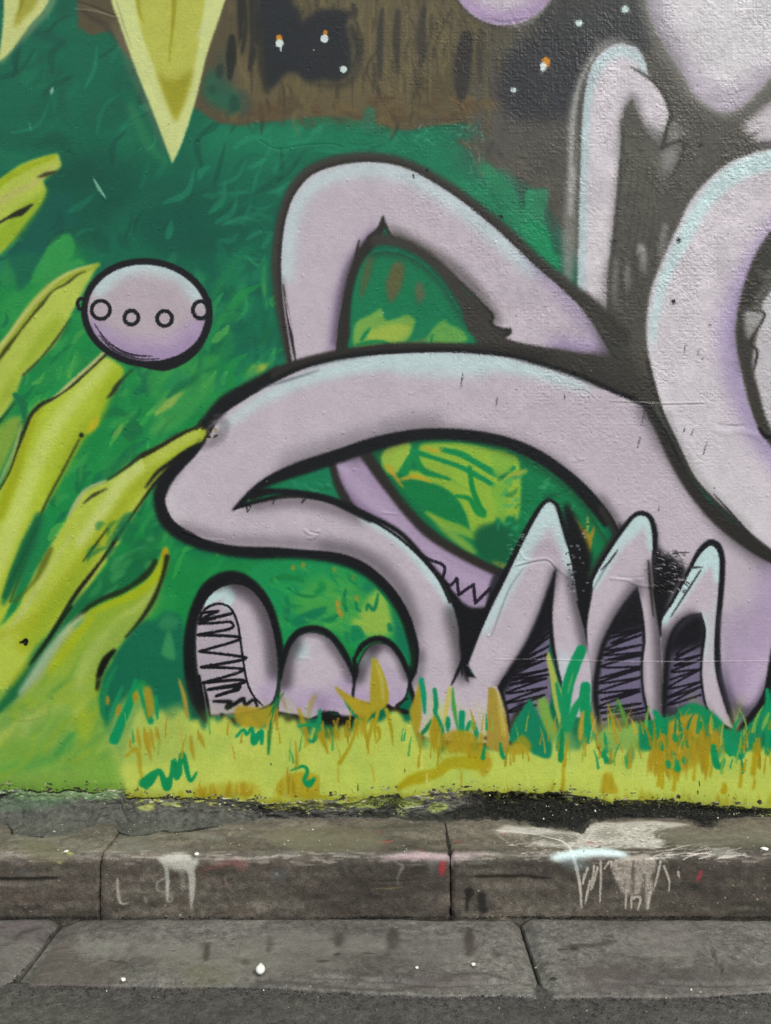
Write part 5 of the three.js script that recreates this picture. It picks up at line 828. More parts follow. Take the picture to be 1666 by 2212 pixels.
{
  const body = new THREE.Mesh(new THREE.BoxGeometry(2 * WALL_X + 0.02, WALL_TOP + 0.6, 0.3), new THREE.MeshStandardMaterial({ color: new THREE.Color(0.16, 0.155, 0.14), roughness: 0.95 }));
  body.name = 'wall_core'; body.position.set(0, (WALL_TOP - 0.6) / 2, -0.205); wall.add(body);
  const cap = new THREE.Mesh(new THREE.BoxGeometry(2 * WALL_X + 0.1, 0.08, 0.42), new THREE.MeshStandardMaterial({ color: new THREE.Color(0.2, 0.2, 0.19), roughness: 0.9 }));
  cap.name = 'coping'; cap.position.set(0, WALL_TOP + 0.042, -0.17); wall.add(cap);
  // painted render, in three stretches that carry the painting on past the frame
  const gs = [], ms = [], W = SPAN / UM;
  for (let k = -1; k <= 1; k++) {
    const xa = uToX(U0) + k * W, xb = xa + W, ya = vToY(V0 + SPAN), yb = vToY(V0), nx = k ? 180 : 620, ny = 90;
    const x0 = Math.max(xa, -WALL_X), x1 = Math.min(xb, WALL_X);
    gs.push(grid(nx, ny + 2, (s, t, i, j) => {
      const x = lerp(x0, x1, s), e = edgeY(x);
      if (j >= ny) { const q = j - ny; return [x, e + (q === 1 ? -0.0025 : 0.002), q === 0 ? 0.002 : q === 1 ? -0.004 : -0.05]; }
      const y = lerp(WALL_TOP, e, j / ny), n = fbm(x * 1.6, y * 1.6, 81, 3) * 0.005 * smooth(0, 0.2, y - e);
      return [x, y, n + 0.004 * smooth(0.09, 0, y - e) + 0.002];
    }, (p) => [(p[0] - xa) / W, (p[1] - ya) / (yb - ya)]));
    const m = new THREE.MeshPhysicalMaterial({ map: paintPanel(U0 + k * SPAN, V0, SPAN, k ? 1024 : 2048, 400 + k), bumpMap: reliefMap, bumpScale: 0.0052, roughness: 0.44, specularIntensity: 0.45 });
    ms.push(m);
  }
  const g = mergeGeometries(gs, true), mesh = new THREE.Mesh(g, ms); mesh.name = 'mural';
  tag(mesh, 'mural of a pale lilac creature with bent arms, claws and toes in yellow grass'); wall.add(mesh);
  shadowed(wall);
}

// ---------------------------------------------------------------- stone surface textures
function stoneTexture(w, h, fn) { const d = new Uint8Array(w * h * 4); for (let y = 0; y < h; y++) for (let x = 0; x < w; x++) { const c = fn(x, y), o = (y * w + x) * 4; d[o] = clamp(c[0], 0, 255); d[o + 1] = clamp(c[1], 0, 255); d[o + 2] = clamp(c[2], 0, 255); d[o + 3] = 255; } return d; }
const noiseBump = (() => {
  const n = 1024, d = new Uint8Array(n * n * 4), r = rng(5);
  const lat = (x, y, p, s) => { const i = Math.floor(x), j = Math.floor(y), fx = x - i, fy = y - j, u = fx * fx * (3 - 2 * fx), v = fy * fy * (3 - 2 * fy), q = (a) => ((a % p) + p) % p; return lerp(lerp(hash(q(i), q(j), s), hash(q(i + 1), q(j), s), u), lerp(hash(q(i), q(j + 1), s), hash(q(i + 1), q(j + 1), s), u), v) * 2 - 1; };
  for (let y = 0; y < n; y++) for (let x = 0; x < n; x++) {
    const h = lat(x / 4, y / 4, 256, 1) * 26 + lat(x / 8, y / 8, 128, 2) * 30 + lat(x / 32, y / 32, 32, 3) * 26 + (r() - 0.5) * 26, pit = Math.max(0, lat(x / 6, y / 6, 170, 6) - 0.45) * -150, o = (y * n + x) * 4;
    d[o] = d[o + 1] = d[o + 2] = clamp(140 + h + pit, 0, 255); d[o + 3] = 255;
  }
  const t = new THREE.DataTexture(d, n, n); t.magFilter = THREE.LinearFilter; t.wrapS = t.wrapT = THREE.RepeatWrapping; t.needsUpdate = true; return t;
})();
const bumpAt = (rx, ry) => { const t = noiseBump.clone(); t.repeat.set(rx, ry); t.needsUpdate = true; return t; };
function finish(c, grain, seed, tone = 0.8) {                             // scatter and grain, then to a texture
  const w = c.width, h = c.height, im = c.getContext('2d').getImageData(0, 0, w, h), s = im.data, d = new Uint8ClampedArray(s.length), r = rng(seed);
  for (let y = 0; y < h; y++) for (let x = 0; x < w; x++) {
    const e = r() + r() - 1, f = r() + r() - 1, xx = clamp(Math.round(x + e * 1.1), 0, w - 1), yy = clamp(Math.round(y + f * 1.1), 0, h - 1), i = (yy * w + xx) * 4, o = (y * w + x) * 4, g = tone * (1 + (r() - 0.5) * grain);
    d[o] = s[i] * g; d[o + 1] = s[i + 1] * g; d[o + 2] = s[i + 2] * g; d[o + 3] = 255;
  }
  im.data.set(d); c.getContext('2d').putImageData(im, 0, 0);
  const t = new THREE.CanvasTexture(c); t.colorSpace = THREE.SRGBColorSpace; t.anisotropy = 8; return t;
}
function stoneBase(w, h, sx, sy, cols, seed) {
  const im = ctx.createImageData(w, h), d = im.data, C = cols.map((c) => new THREE.Color(c)).map((c) => { const q = c.clone().convertLinearToSRGB(); return [q.r * 255, q.g * 255, q.b * 255]; }), r = rng(seed);
  for (let y = 0; y < h; y++) for (let x = 0; x < w; x++) {
    const X = x * sx, Y = y * sy, a = clamp(0.5 + 1.3 * fbm(X * 3.2, Y * 7, seed, 5)), b = clamp(0.5 + 1.4 * fbm(X * 9, Y * 16, seed + 30, 5)), g = 1 + 0.26 * fbm(X * 70, Y * 70, seed + 60, 3) + 0.2 * fbm(X * 240, Y * 240, seed + 80, 2) + (r() - 0.5) * 0.16, o = (y * w + x) * 4;
    for (let k = 0; k < 3; k++) d[o + k] = clamp(lerp(lerp(C[0][k], C[1][k], a), lerp(C[2][k], C[3][k], a), b) * g, 0, 255);
    d[o + 3] = 255;
  }
  ctx.putImageData(im, 0, 0);
}

// ---------------------------------------------------------------- kerb
const KX0 = -1.6, KX1 = 1.6, KW = 2048, KH = 320, KLEN = (KF - KB) + KY + 0.03;
// s = distance along the profile from the back of the top, over the rounded edge, down the face
const kp = (u, v) => {                                         // a spot on the kerb in canvas pixels
  const top = v < 1850, d = top ? (CAM_Y - KY) * 1736 / (v - 1106) : CAM_Z - KF, x = (u - 833) / 1736 * d, s = top ? (CAM_Z - d) - KB : (KF - KB) + KY - (CAM_Y - (v - 1106) / 1736 * d);
  return { x: (x - KX0) / (KX1 - KX0) * KW, y: s / KLEN * KH };
};
const kk = (s) => s.trim().split(/\s+/).map((t) => { const [a, b] = t.split(',').map(Number); return kp(a * ks + ox, b * ks + oy); });
function kerbTexture() {
  const c = document.createElement('canvas'); c.width = KW; c.height = KH; ctx = c.getContext('2d'); KS = 1;
  stoneBase(KW, KH, 3.2 / KW, KLEN / KH, ['#564f46', '#6a6258', '#47423a', '#767065'], 11);
  whole(); const K = (s, col, w, o) => line(kk(s), col, w, o), Fk = (s, col, o) => fill(kk(s), col, o);
  const yEdge = (KF - KB) / KLEN * KH;
  // dark blotches and rust-brown weathering, leaving the faces darker than the top
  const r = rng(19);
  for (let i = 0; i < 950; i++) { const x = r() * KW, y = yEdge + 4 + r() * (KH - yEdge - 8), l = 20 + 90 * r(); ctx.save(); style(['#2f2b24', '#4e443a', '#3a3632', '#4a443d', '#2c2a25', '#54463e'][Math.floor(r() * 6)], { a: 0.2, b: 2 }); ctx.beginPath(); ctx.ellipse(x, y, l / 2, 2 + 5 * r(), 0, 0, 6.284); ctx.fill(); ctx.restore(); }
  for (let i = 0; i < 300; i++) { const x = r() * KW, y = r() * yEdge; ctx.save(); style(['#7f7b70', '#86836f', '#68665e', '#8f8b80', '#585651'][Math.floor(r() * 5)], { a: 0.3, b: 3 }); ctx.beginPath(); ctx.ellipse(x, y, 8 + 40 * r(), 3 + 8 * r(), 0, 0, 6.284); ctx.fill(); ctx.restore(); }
  for (let i = 0; i < 6000; i++) { const k = r(); ctx.save(); style(k < 0.45 ? '#28241f' : k < 0.8 ? '#8a8377' : '#a89f90', { a: 0.35 }); ctx.beginPath(); ctx.ellipse(r() * KW, r() * KH, 0.6 + 1.4 * r() * r(), 0.6 + 0.9 * r(), r() * 3, 0, 6.284); ctx.fill(); ctx.restore(); }
  // worn paint along the edge
  for (let i = 0; i < 420; i++) { const x = r() * KW, y = yEdge + (r() + r() - 1) * 16; ctx.save(); style(['#a5a196', '#c2beb2', '#8d897f'][Math.floor(r() * 3)], { a: 0.4, b: 0.6 }); ctx.beginPath(); ctx.ellipse(x, y, 2 + 16 * r(), 1 + 2 * r(), 0, 0, 6.284); ctx.fill(); ctx.restore(); }
  detail(0, 1900);
  // left stone: mossy patch, scuffs
  Fk('140,540 300,560 420,600 380,680 250,670 150,620', '#6b6a4c', { a: 0.55, b: 6 }); K('120,720 180,740', '#7a8078', [10, 14, 5], { a: 0.5, b: 4 }); K('380,610 440,615', '#a8ac5c', [3, 6, 2], { b: 1 }); K('350,665 370,670', '#a3a55a', [4, 6, 2], { b: 1 });
  // middle stone: white dribbled paint with runs, chalk strokes
  Fk('950,630 1080,615 1190,640 1180,700 1120,720 1050,710 1000,690', '#c9cabf', { a: 0.88, b: 2.5 }); K('1000,680 1010,760 1012,890', '#c4c4b8', [9, 6, 4], { a: 0.9, b: 1 }); K('1150,700 1160,800 1155,940', '#c4c4b8', [14, 10, 3], { a: 0.9, b: 1.2 }); K('1100,720 1105,830', '#96968b', [10, 10, 4], { a: 0.7, b: 2 });
  K('710,765 715,850 735,910 775,908', '#bdb8ae', [4, 4, 5, 3], { a: 0.85, b: 0.8 }); dot(0, 0, 0, '#000'); K('855,765 870,775', '#8a867d', [5, 6, 4], { a: 0.8, b: 1 }); K('875,875 885,910', '#9a958b', [5, 6, 3], { a: 0.8, b: 1 });
  K('990,765 950,790 950,830 1000,850 1040,880 1035,900 1005,900', '#aaa69c', [3, 3, 3, 3, 3, 3], { a: 0.75, b: 0.8 }); K('1240,790 1260,810 1240,820', '#85817a', [4, 4, 3], { a: 0.6, b: 1.2 }); K('1360,750 1370,800 1410,850', '#8c7a74', [4, 5, 3], { a: 0.7, b: 1 });
  K('1200,720 1300,690 1400,660 1470,680 1440,710', '#8a4f4c', [4, 8, 10, 14, 5], { a: 0.55, b: 3 }); K('1100,480 1250,510 1330,540', '#8a8a82', [16, 26, 14], { a: 0.5, b: 5 }); Fk('720,540 870,530 850,600 760,600', '#85837c', { a: 0.5, b: 6 });
  K('1380,640 1540,630 1666,625', '#c9c6bc', [3, 6, 4], { a: 0.6, b: 1.5 });
  detail(650, 1900);
  // sandy top, pale pink spray across the joint, red dabs
  Fk('100,470 300,450 520,460 740,500 760,570 500,610 200,590 80,540', '#77735c', { a: 0.6, b: 7 }); K('120,740 160,730', '#6f7a86', [20, 26, 10], { a: 0.4, b: 6 });
  K('760,640 900,620 1060,625 1170,625 1290,620 1380,615', '#c9b4b8', [8, 14, 15, 15, 12, 4], { a: 0.75, b: 4 }); K('850,630 1000,625 1130,630', '#d8b8c0', [6, 9, 5], { a: 0.6, b: 3 }); K('1060,660 1050,740', '#8b8784', [18, 14, 6], { a: 0.6, b: 4 }); K('1170,650 1178,710', '#c4b0b0', [10, 4, 1], { a: 0.8, b: 1.2 });
  K('1120,670 1115,740', '#b8383e', [10, 12, 6], { a: 0.85, b: 1.6 }); K('760,555 810,550', '#a84a50', [5, 8, 5], { a: 0.8, b: 1.2 }); K('725,490 745,495', '#a04a4e', [6, 9, 4], { a: 0.7, b: 1.4 }); K('1205,545 1225,545', '#a8474d', [6, 9, 5], { a: 0.8, b: 1.2 }); K('985,605 1000,600', '#a34a50', [4, 6, 3], { a: 0.8, b: 1 });
  K('850,670 880,690 850,750 850,800', '#8f8c86', [3, 6, 3, 2], { a: 0.7, b: 1 }); K('720,820 800,822 880,812', '#8f7f60', [2, 3, 2], { a: 0.8, b: 0.8 });
  Fk('1250,830 1290,815 1310,850 1280,900 1275,960 1255,955 1260,880', '#1c1916', { a: 0.95, b: 1.6 }); Fk('1330,850 1380,850 1375,900 1390,965 1340,965 1330,900', '#1c1916', { a: 0.9, b: 2 });
  detail(1252, 1900);
  // right stone: heavy off-white splash with runs, pale blue spray
  Fk('10,490 60,450 150,460 300,470 450,490 560,440 760,430 1000,430 1170,450 1000,480 940,520 1020,540 980,590 850,590 700,590 540,590 400,580 200,570 300,540 400,550 250,510 80,500', '#d3d0c9', { a: 0.82, b: 4.5 });
  Fk('220,520 400,500 500,530 420,560 300,550', '#6e6a62', { a: 0.8, b: 5 }); Fk('620,480 720,470 760,520 640,540', '#8f8a82', { a: 0.6, b: 5 });
  K('20,480 200,500 330,525 430,560 480,640 510,780 525,945', '#ded8ce', [5, 5, 4, 5, 6, 5, 2.4], { b: 0.9 }); K('0,490 60,540 110,560', '#9a958c', [3, 4, 2], { a: 0.8, b: 1 });
  K('370,630 480,615 600,605 700,610 800,625', '#e6feff', [14, 26, 28, 26, 10], { a: 0.95, b: 4 }); K('420,660 520,680 560,700', '#88a0a4', [14, 24, 8], { a: 0.6, b: 7 });
  Fk('700,680 760,640 900,620 970,650 965,720 940,760 960,840 945,850 930,940 915,945 905,850 890,800 870,860 780,860 740,800 720,750', '#bfb7a9', { a: 0.85, b: 1.8 });
  for (const s of ['795,840 790,950', '840,890 825,880 825,945', '840,880 880,885 862,955', '940,850 920,950', '1000,660 960,830', '1020,690 1050,780 1050,840', '1105,725 1110,760', '560,700 530,800', '600,690 580,840', '640,660 640,780 635,910', '575,780 545,920', '620,700 590,830', '690,660 660,710', '540,740 535,800', '705,660 700,700']) K(s, '#cfc7ba', [4, 4, 2], { a: 0.9, b: 0.7 });
  K('835,660 830,850', '#5b5248', [4, 7, 4], { a: 0.8, b: 1.4 }); K('900,740 898,840', '#5b5248', [3, 6, 3], { a: 0.8, b: 1.4 });
  for (let i = 0; i < 44; i++) { const x = lerp(860, 1400, r()), y = lerp(570, 650, r()); const a = kp(x * Z + 1252 * Q, y * Z + 1900 * Q); ctx.save(); style('#dcd6cc', { a: 0.8, b: 0 }); ctx.translate(a.x, a.y); ctx.rotate(-0.25 + (r() - 0.5) * 0.5); ctx.fillRect(0, 0, 10 + 40 * r(), 1.2 + 1.2 * r()); ctx.restore(); }
  for (let i = 0; i < 180; i++) { const x = lerp(450, 1000, r()), y = lerp(440, 590, r()), a = kp(x * Z + 1252 * Q, y * Z + 1900 * Q); ctx.save(); style(r() < 0.5 ? '#ece6dc' : '#6a655c', { a: 0.7 }); ctx.beginPath(); ctx.ellipse(a.x, a.y, 1 + 3 * r(), 1 + 1.5 * r(), r(), 0, 6.284); ctx.fill(); ctx.restore(); }
  for (let i = 0; i < 620; i++) { const x = lerp(60, 1020, r()), y = lerp(445, 600, r()) + (x < 400 ? 20 : 0), a = kp(x * Z + 1252 * Q, y * Z + 1900 * Q); ctx.save(); ctx.translate(a.x, a.y); ctx.rotate(-0.2 + (r() - 0.5) * 0.9); style(r() < 0.5 ? '#f4efe6' : r() < 0.6 ? '#5a544b' : '#8a847a', { a: 0.75 }); ctx.fillRect(0, 0, 2 + 16 * r() * r(), 0.8 + 1.8 * r() * r()); ctx.restore(); }
  for (let i = 0; i < 240; i++) { const x = lerp(720, 965, r()), y = lerp(650, 860, r()), a = kp(x * Z + 1252 * Q, y * Z + 1900 * Q); ctx.save(); style(r() < 0.6 ? '#7a7164' : '#d8cfc0', { a: 0.5 }); ctx.beginPath(); ctx.ellipse(a.x, a.y, 0.8 + 1.8 * r(), 0.8 + 2.4 * r() * r(), 0, 0, 6.284); ctx.fill(); ctx.restore(); }
  K('1225,770 1245,715', '#a03c44', [7, 7, 3], { a: 0.9, b: 1 }); K('560,550 600,555', '#b06068', [5, 8, 3], { a: 0.8, b: 1.4 }); K('40,500 70,500', '#b0605c', [4, 6, 3], { a: 0.8, b: 1.2 }); Fk('1320,590 1420,590 1440,620 1330,625', '#a9a89c', { a: 0.6, b: 2 }); Fk('1000,480 1200,500 1500,480 1666,520 1666,580 1200,580 1050,550', '#6c6a5a', { a: 0.5, b: 8 });
  whole();
  for (let i = 0; i < 260; i++) { const x = r() * KW, y = r() * KH; ctx.save(); style(r() < 0.6 ? '#c9c7ba' : '#b7bd8a', { a: 0.8 }); ctx.beginPath(); ctx.ellipse(x, y, 0.8 + 1.4 * r() * r(), 0.8 + r(), 0, 0, 6.284); ctx.fill(); ctx.restore(); }
  return finish(c, 0.2, 21, 0.93);
}
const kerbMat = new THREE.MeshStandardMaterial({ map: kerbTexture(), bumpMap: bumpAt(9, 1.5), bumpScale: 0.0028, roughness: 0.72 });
kerbMat.map.wrapS = THREE.MirroredRepeatWrapping;
const kerb = new THREE.Group(); kerb.name = 'kerb'; tag(kerb, 'weathered stone kerb spattered with paint at the foot of the wall', null, null, 'structure'); scene.add(kerb);
// gouges in the kerb faces: [x from, x to, height, half width, depth]
const gouges = [[-1.06, -0.84, 0.099, 0.006, 0.012], [-0.06, 0.10, 0.097, 0.002, 0.002], [0.21, 0.44, 0.103, 0.010, 0.007]];
function kerbStone(xa, xb, seed, fine) {
  const nx = fine ? 260 : 60, r = rng(seed), dy = (r() - 0.5) * 0.004, dz = (r() - 0.5) * 0.006, rows = [];
  const N = fine ? [34, 10, 48] : [8, 4, 8];
  for (let i = 0; i <= N[0]; i++) rows.push([lerp(KB, KF - KR, i / N[0]), KY, 0, 1]);
  for (let i = 1; i <= N[1]; i++) { const a = i / N[1] * Math.PI / 2; rows.push([KF - KR + Math.sin(a) * KR, KY - KR + Math.cos(a) * KR, Math.sin(a), Math.cos(a)]); }
  for (let i = 1; i <= N[2]; i++) rows.push([KF, lerp(KY - KR, -0.03, i / N[2]), 1, 0]);
  const len = []; rows.forEach((q, i) => len.push(i ? len[i - 1] + Math.hypot(q[0] - rows[i - 1][0], q[1] - rows[i - 1][1]) : 0));
  const g = grid(nx + 2, rows.length - 1, (s, t, i, j) => {
    const c = clamp(i - 1, 0, nx) / nx, q = rows[j], end = Math.min(c, 1 - c) * (xb - xa), jag = 0.0022 * fbm(len[j] * 50, c < 0.5 ? 1 : 5, seed + 7, 3), x = lerp(xa + 0.0012 + jag, xb - 0.0012 + jag, c);
    const soft = 1 - smooth(0, 0.012, end), wob = fbm(x * 5, len[j] * 9, seed, 4) * 0.006 + fbm(x * 40, len[j] * 40, seed + 9, 3) * 0.0022, back = smooth(0.02, 0.07, q[0] - KB);
    const jw = 0.6 + 0.9 * Math.abs(fbm(len[j] * 30, xa * 7 + (c < 0.5 ? 0 : 9), seed + 5, 3)) * 2; let n = wob * back - soft * soft * 0.007 * jw * smooth(0.1, 0.26, q[0] - KB + (q[2] > 0.9 ? 1 : 0));
    const chip = Math.max(0, fbm(x * 11, 0.5, seed + 3, 3) - 0.18) * 0.03 * Math.exp(-(((len[j] - (KF - KB)) / 0.02) ** 2)); n -= chip;
    let z = q[0] + q[2] * n + dz, y = q[1] + q[3] * n + dy;
    if (q[2] > 0.9) for (const [a, b, h, w, d] of gouges) { const k = (x - a) / (b - a); if (k > 0 && k < 1) { const m = h + 0.006 * (k - 0.5) * (w > 0.008 ? -1.6 : 0.3) + fbm(x * 30, 1, seed, 2) * 0.002, f = (y - m) / (w * Math.sin(Math.PI * k) ** 0.5); if (f > -2.6 && f < 1) z -= d * (f > 0 ? 1 - f : (1 + f / 2.6)) * Math.min(1, Math.sin(Math.PI * k) * 2); } }
    { const f = footZ(x), wide = smooth(0.05, 0.1, f); if (q[3] > 0.9) y -= wide * 0.016 * (1 - smooth(0.0, 0.009 + 0.006 * fbm(x * 30, 4, 78, 2), z - f - 0.002)); }
    if (i === 0 || i === nx + 2) { z -= q[2] * 0.04; y -= q[3] * 0.04; }
    return [x, y, z];
  });
  const uv = g.attributes.uv, p = g.attributes.position;
  for (let j = 0, k = 0; j < rows.length; j++) for (let i = 0; i <= nx + 2; i++, k++) uv.setXY(k, (p.getX(k) - KX0) / (KX1 - KX0), 1 - clamp((len[j] + (j > N[0] ? 0.0094 * Math.min(1, (j - N[0]) / N[1]) : 0)) / KLEN));
  const m = new THREE.Mesh(g, kerbMat); m.name = 'kerb_stone'; kerb.add(m); return m;
}
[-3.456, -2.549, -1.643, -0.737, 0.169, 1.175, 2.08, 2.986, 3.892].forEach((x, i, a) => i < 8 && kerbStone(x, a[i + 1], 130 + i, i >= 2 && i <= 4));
kerb.children.forEach((m, i) => { m.name = i ? 'kerb_stone_' + String(i).padStart(3, '0') : 'kerb_stone'; });
shadowed(kerb);

// ---------------------------------------------------------------- mortar between wall and kerb, with a broken-out dirty hollow
function mortarTexture() {
  const w = 2048, h = 256, c = document.createElement('canvas'); c.width = w; c.height = h; ctx = c.getContext('2d'); KS = 1;
  stoneBase(w, h, 3.0 / w, 0.2 / h, ['#4c4f49', '#5c5d55', '#50524c', '#67675e'], 41);
  const r = rng(43), M = (x, y) => ({ x: (uToX(x * Z + ox) + 1.5) / 3 * w, y: ((y * Z + oy) - 1690) / UM / 0.2 * h });
  const B = (s, col, wd, o) => line(s.trim().split(/\s+/).map((t) => M(...t.split(',').map(Number))), col, wd, o), A = (s, col, o) => fill(s.trim().split(/\s+/).map((t) => M(...t.split(',').map(Number))), col, o);
  detail(0, 1900);
  A('80,250 250,240 520,240 720,250 700,300 500,290 300,310 120,290', '#7fa06a', { a: 0.75, b: 5 }); A('0,260 250,280 480,300 300,350 0,360', '#5f7a5f', { a: 0.6, b: 8 }); A('0,235 60,240 40,280 0,290', '#1b1d1a', { b: 3 });
  A('840,340 940,320 930,360 880,365', '#a5ad62', { b: 2 }); A('980,320 1080,310 1090,335 1000,335', '#9fab5e', { a: 0.8, b: 2 }); A('1100,290 1666,300 1666,360 1400,340 1200,330', '#3c3f34', { a: 0.7, b: 5 });
  detail(650, 1900);
  A('100,310 250,300 450,310 420,340 200,345', '#8c8f4c', { a: 0.6, b: 4 }); A('500,330 640,345 760,340 790,300 820,330 870,400 900,360 1000,310 800,280 600,290 480,310', '#9fb05a', { a: 0.9, b: 2.5 }); A('1030,350 1070,315 1150,330 1130,360 1060,375', '#a0ae64', { b: 2 });
  A('0,340 100,310 110,350 250,360 420,380 400,410 200,400 0,400', '#3d3c3c', { a: 0.85, b: 4 }); A('600,360 760,370 800,340 860,400 1100,380 1340,320 1340,420 1000,430 640,400', '#2b2c26', { a: 0.9, b: 4 }); A('1060,270 1250,260 1400,290 1340,320 1200,300', '#74716c', { a: 0.7, b: 3 });
  B('850,380 880,350 940,340 1020,330 1080,310', '#b9b9a4', [4, 7, 6, 4, 2], { a: 0.9, b: 1.2 });
  detail(1252, 1900);
  A('0,250 380,260 520,300 800,330 1000,340 1200,350 1666,380 1666,420 1300,450 1180,460 1050,400 800,410 560,430 470,490 350,460 0,440', '#191b17', { b: 5 });
  for (let i = 0; i < 300; i++) { const x = lerp(0, 1666, r()), e = lerp(255, 350, x / 1666), y = e + (r() - 0.2) * 60, q = M(x, y); ctx.save(); style(['#a3a14c', '#8f9a48', '#c0bf98', '#7e7c5c'][Math.floor(r() * 4)], { a: 0.85 }); ctx.beginPath(); ctx.ellipse(q.x, q.y, 1 + 4 * r(), 1 + 3 * r(), r() * 3, 0, 6.284); ctx.fill(); ctx.restore(); }
  A('1050,420 1100,390 1150,420 1170,460 1100,460', '#8d8a82', { b: 2 });
  whole();
  for (let i = 0; i < 160; i++) { const q = [r() * w, r() * h]; ctx.save(); style(r() < 0.5 ? '#c5c7b4' : '#9fae6a', { a: 0.8 }); ctx.beginPath(); ctx.ellipse(q[0], q[1], 1 + 2.5 * r() * r(), 1 + 2 * r() * r(), 0, 0, 6.284); ctx.fill(); ctx.restore(); }
  { const im = ctx.getImageData(0, 0, w, h), d = im.data;
    for (let x = 0; x < w; x++) { const X = x / w * 3 - 1.5, u = xToU(X), e = (paintEdge(u) - 1690) / UM / 0.2 * h, hl = hollow(u);
      for (let y = Math.max(0, Math.floor(e - 14)); y < Math.min(h, e + 60); y++) { const t = (y - e) / 46, n = fbm(X * 75, y * 0.13, 92, 4) * 0.9 + 0.5, o = (y * w + x) * 4;
        if (n > 0.46 + 0.5 * t + hl * 0.16) { const k = clamp(fbm(X * 90, y * 0.2, 93, 3) + 0.5), left = smooth(330, 240, u), p = k > 0.74; d[o] = p ? 205 : lerp(lerp(150, 176, k), lerp(88, 120, k), left); d[o + 1] = p ? 206 : lerp(lerp(150, 184, k), lerp(128, 152, k), left); d[o + 2] = p ? 178 : lerp(lerp(60, 92, k), lerp(78, 104, k), left); }
      } }
    ctx.putImageData(im, 0, 0); }
  return finish(c, 0.3, 44, 0.9);
}
{
  const nx = 1500, ny = 44, X = 2.9;
  const g = grid(nx, ny, (s, t) => {
    const x = lerp(-X, X, s), yt = edgeY(x) + 0.004, zf = footZ(x) + 0.004, a = hollow(xToU(x)) * smooth(0, 0.18, t) * smooth(1.0, 0.82, t);
    const solid = 1 - smooth(0.1, 0.5, hollow(xToU(x))); let y = lerp(yt, KY - 0.004, Math.pow(t, 0.8)), z = lerp(-0.006, 0.010, solid) + zf * Math.pow(t, 1.7) + 0.006 * (1 - solid) * smooth(0, 0.15, t) - 0.008 * solid * smooth(0.1, 0.5, t);
    if (t === 0) { z = -0.01; y += 0.004 * solid; }
    const wide = smooth(0.05, 0.1, zf); y = lerp(y, yt - 0.012 - (yt - KY - 0.002) * smooth(0, 0.75, t), wide * 0.8);
    const n = fbm(x * 22, t * 4, 301, 4) * 0.008 + fbm(x * 90, t * 16, 302, 3) * 0.005;
    z += n * smooth(0, 0.1, t) - a * (0.034 + 0.02 * fbm(x * 45, t * 8, 303, 3)); y += n * 0.5 * smooth(0, 0.2, t) * smooth(1, 0.9, t) - a * 0.006;
    y += 0.005 * wide * smooth(0.6, 0.95, t); if (t > 0.99) { y -= 0.02; z -= 0.012; }
    return [x, y, z];
  }, (p) => [(p[0] + 1.5) / 3, 1 - clamp(((vToY(1690) - p[1]) + p[2] * 0.45) / 0.2)]);
  const map = mortarTexture(); map.wrapS = THREE.MirroredRepeatWrapping;
  const m = new THREE.Mesh(g, new THREE.MeshStandardMaterial({ map, bumpMap: bumpAt(9, 0.6), bumpScale: 0.003, roughness: 0.92 }));
  m.name = 'mortar_strip'; tag(m, 'cracked grey mortar strip with a dark broken hollow between wall and kerb', null, null, 'structure'); scene.add(shadowed(m));
}

// ---------------------------------------------------------------- road and gutter slabs
const SLAB_Z0 = 0.271, slabFront = (x) => 0.578 + 0.016 * Math.sin(x * 3.1 + 0.6) + fbm(x * 4, 1.7, 91, 3) * 0.02;
function roadTexture(cols, seed) {
  const n = 1024, c = document.createElement('canvas'); c.width = n; c.height = n; ctx = c.getContext('2d'); KS = 1;
  stoneBase(n, n, 1.6 / n, 1.6 / n, cols, seed);
  const r = rng(seed + 1);
  for (let i = 0; i < 1400; i++) { ctx.save(); style(r() < 0.5 ? '#6f6d66' : '#2d2b28', { a: 0.5 }); ctx.beginPath(); ctx.ellipse(r() * n, r() * n, 0.8 + 1.5 * r(), 0.8 + r(), r() * 3, 0, 6.284); ctx.fill(); ctx.restore(); }
  const t = finish(c, 0.16, seed + 2); t.wrapS = t.wrapT = THREE.MirroredRepeatWrapping; return t;
}
{
  const xs = [-60, -20, -6, -3], zs = [-60, -20, -4, 0.2, 0.4];
  for (let x = -2.4; x <= 2.4; x += 0.008) xs.push(x); xs.push(3, 6, 20, 60);
  for (let z = 0.5; z <= 0.86; z += 0.006) zs.push(z); zs.push(1, 1.4, 2, 4, 10, 25, 60);
  const g = grid(xs.length - 1, zs.length - 1, (s, t, i, j) => {
    const x = xs[i], z = zs[j], fine = Math.abs(x) < 2.5 && z > 0.48 && z < 0.9;
    let y = z < 0.45 ? -0.06 : -0.009;
    if (z > 0.48 && z < 0.535) y = -0.03;
    if (fine) y += fbm(x * 6, z * 9, 201, 3) * 0.004 + fbm(x * 70, z * 70, 202, 3) * 0.0022;
    return [x, y, z];
  }, (p) => [p[0] / 1.6, p[2] / 1.6]);
  const m = new THREE.Mesh(g, new THREE.MeshStandardMaterial({ map: roadTexture(['#484744', '#54524d', '#403f3d', '#5a5852'], 61), bumpMap: bumpAt(3.2, 3.2), bumpScale: 0.006, roughness: 0.85 }));
  m.name = 'road'; tag(m, 'dark gritty asphalt road in front of the gutter slabs', null, null, 'structure'); scene.add(shadowed(m));
}
const gutter = new THREE.Group(); gutter.name = 'gutter'; tag(gutter, 'row of large worn stone slabs along the kerb', null, null, 'structure'); scene.add(gutter);
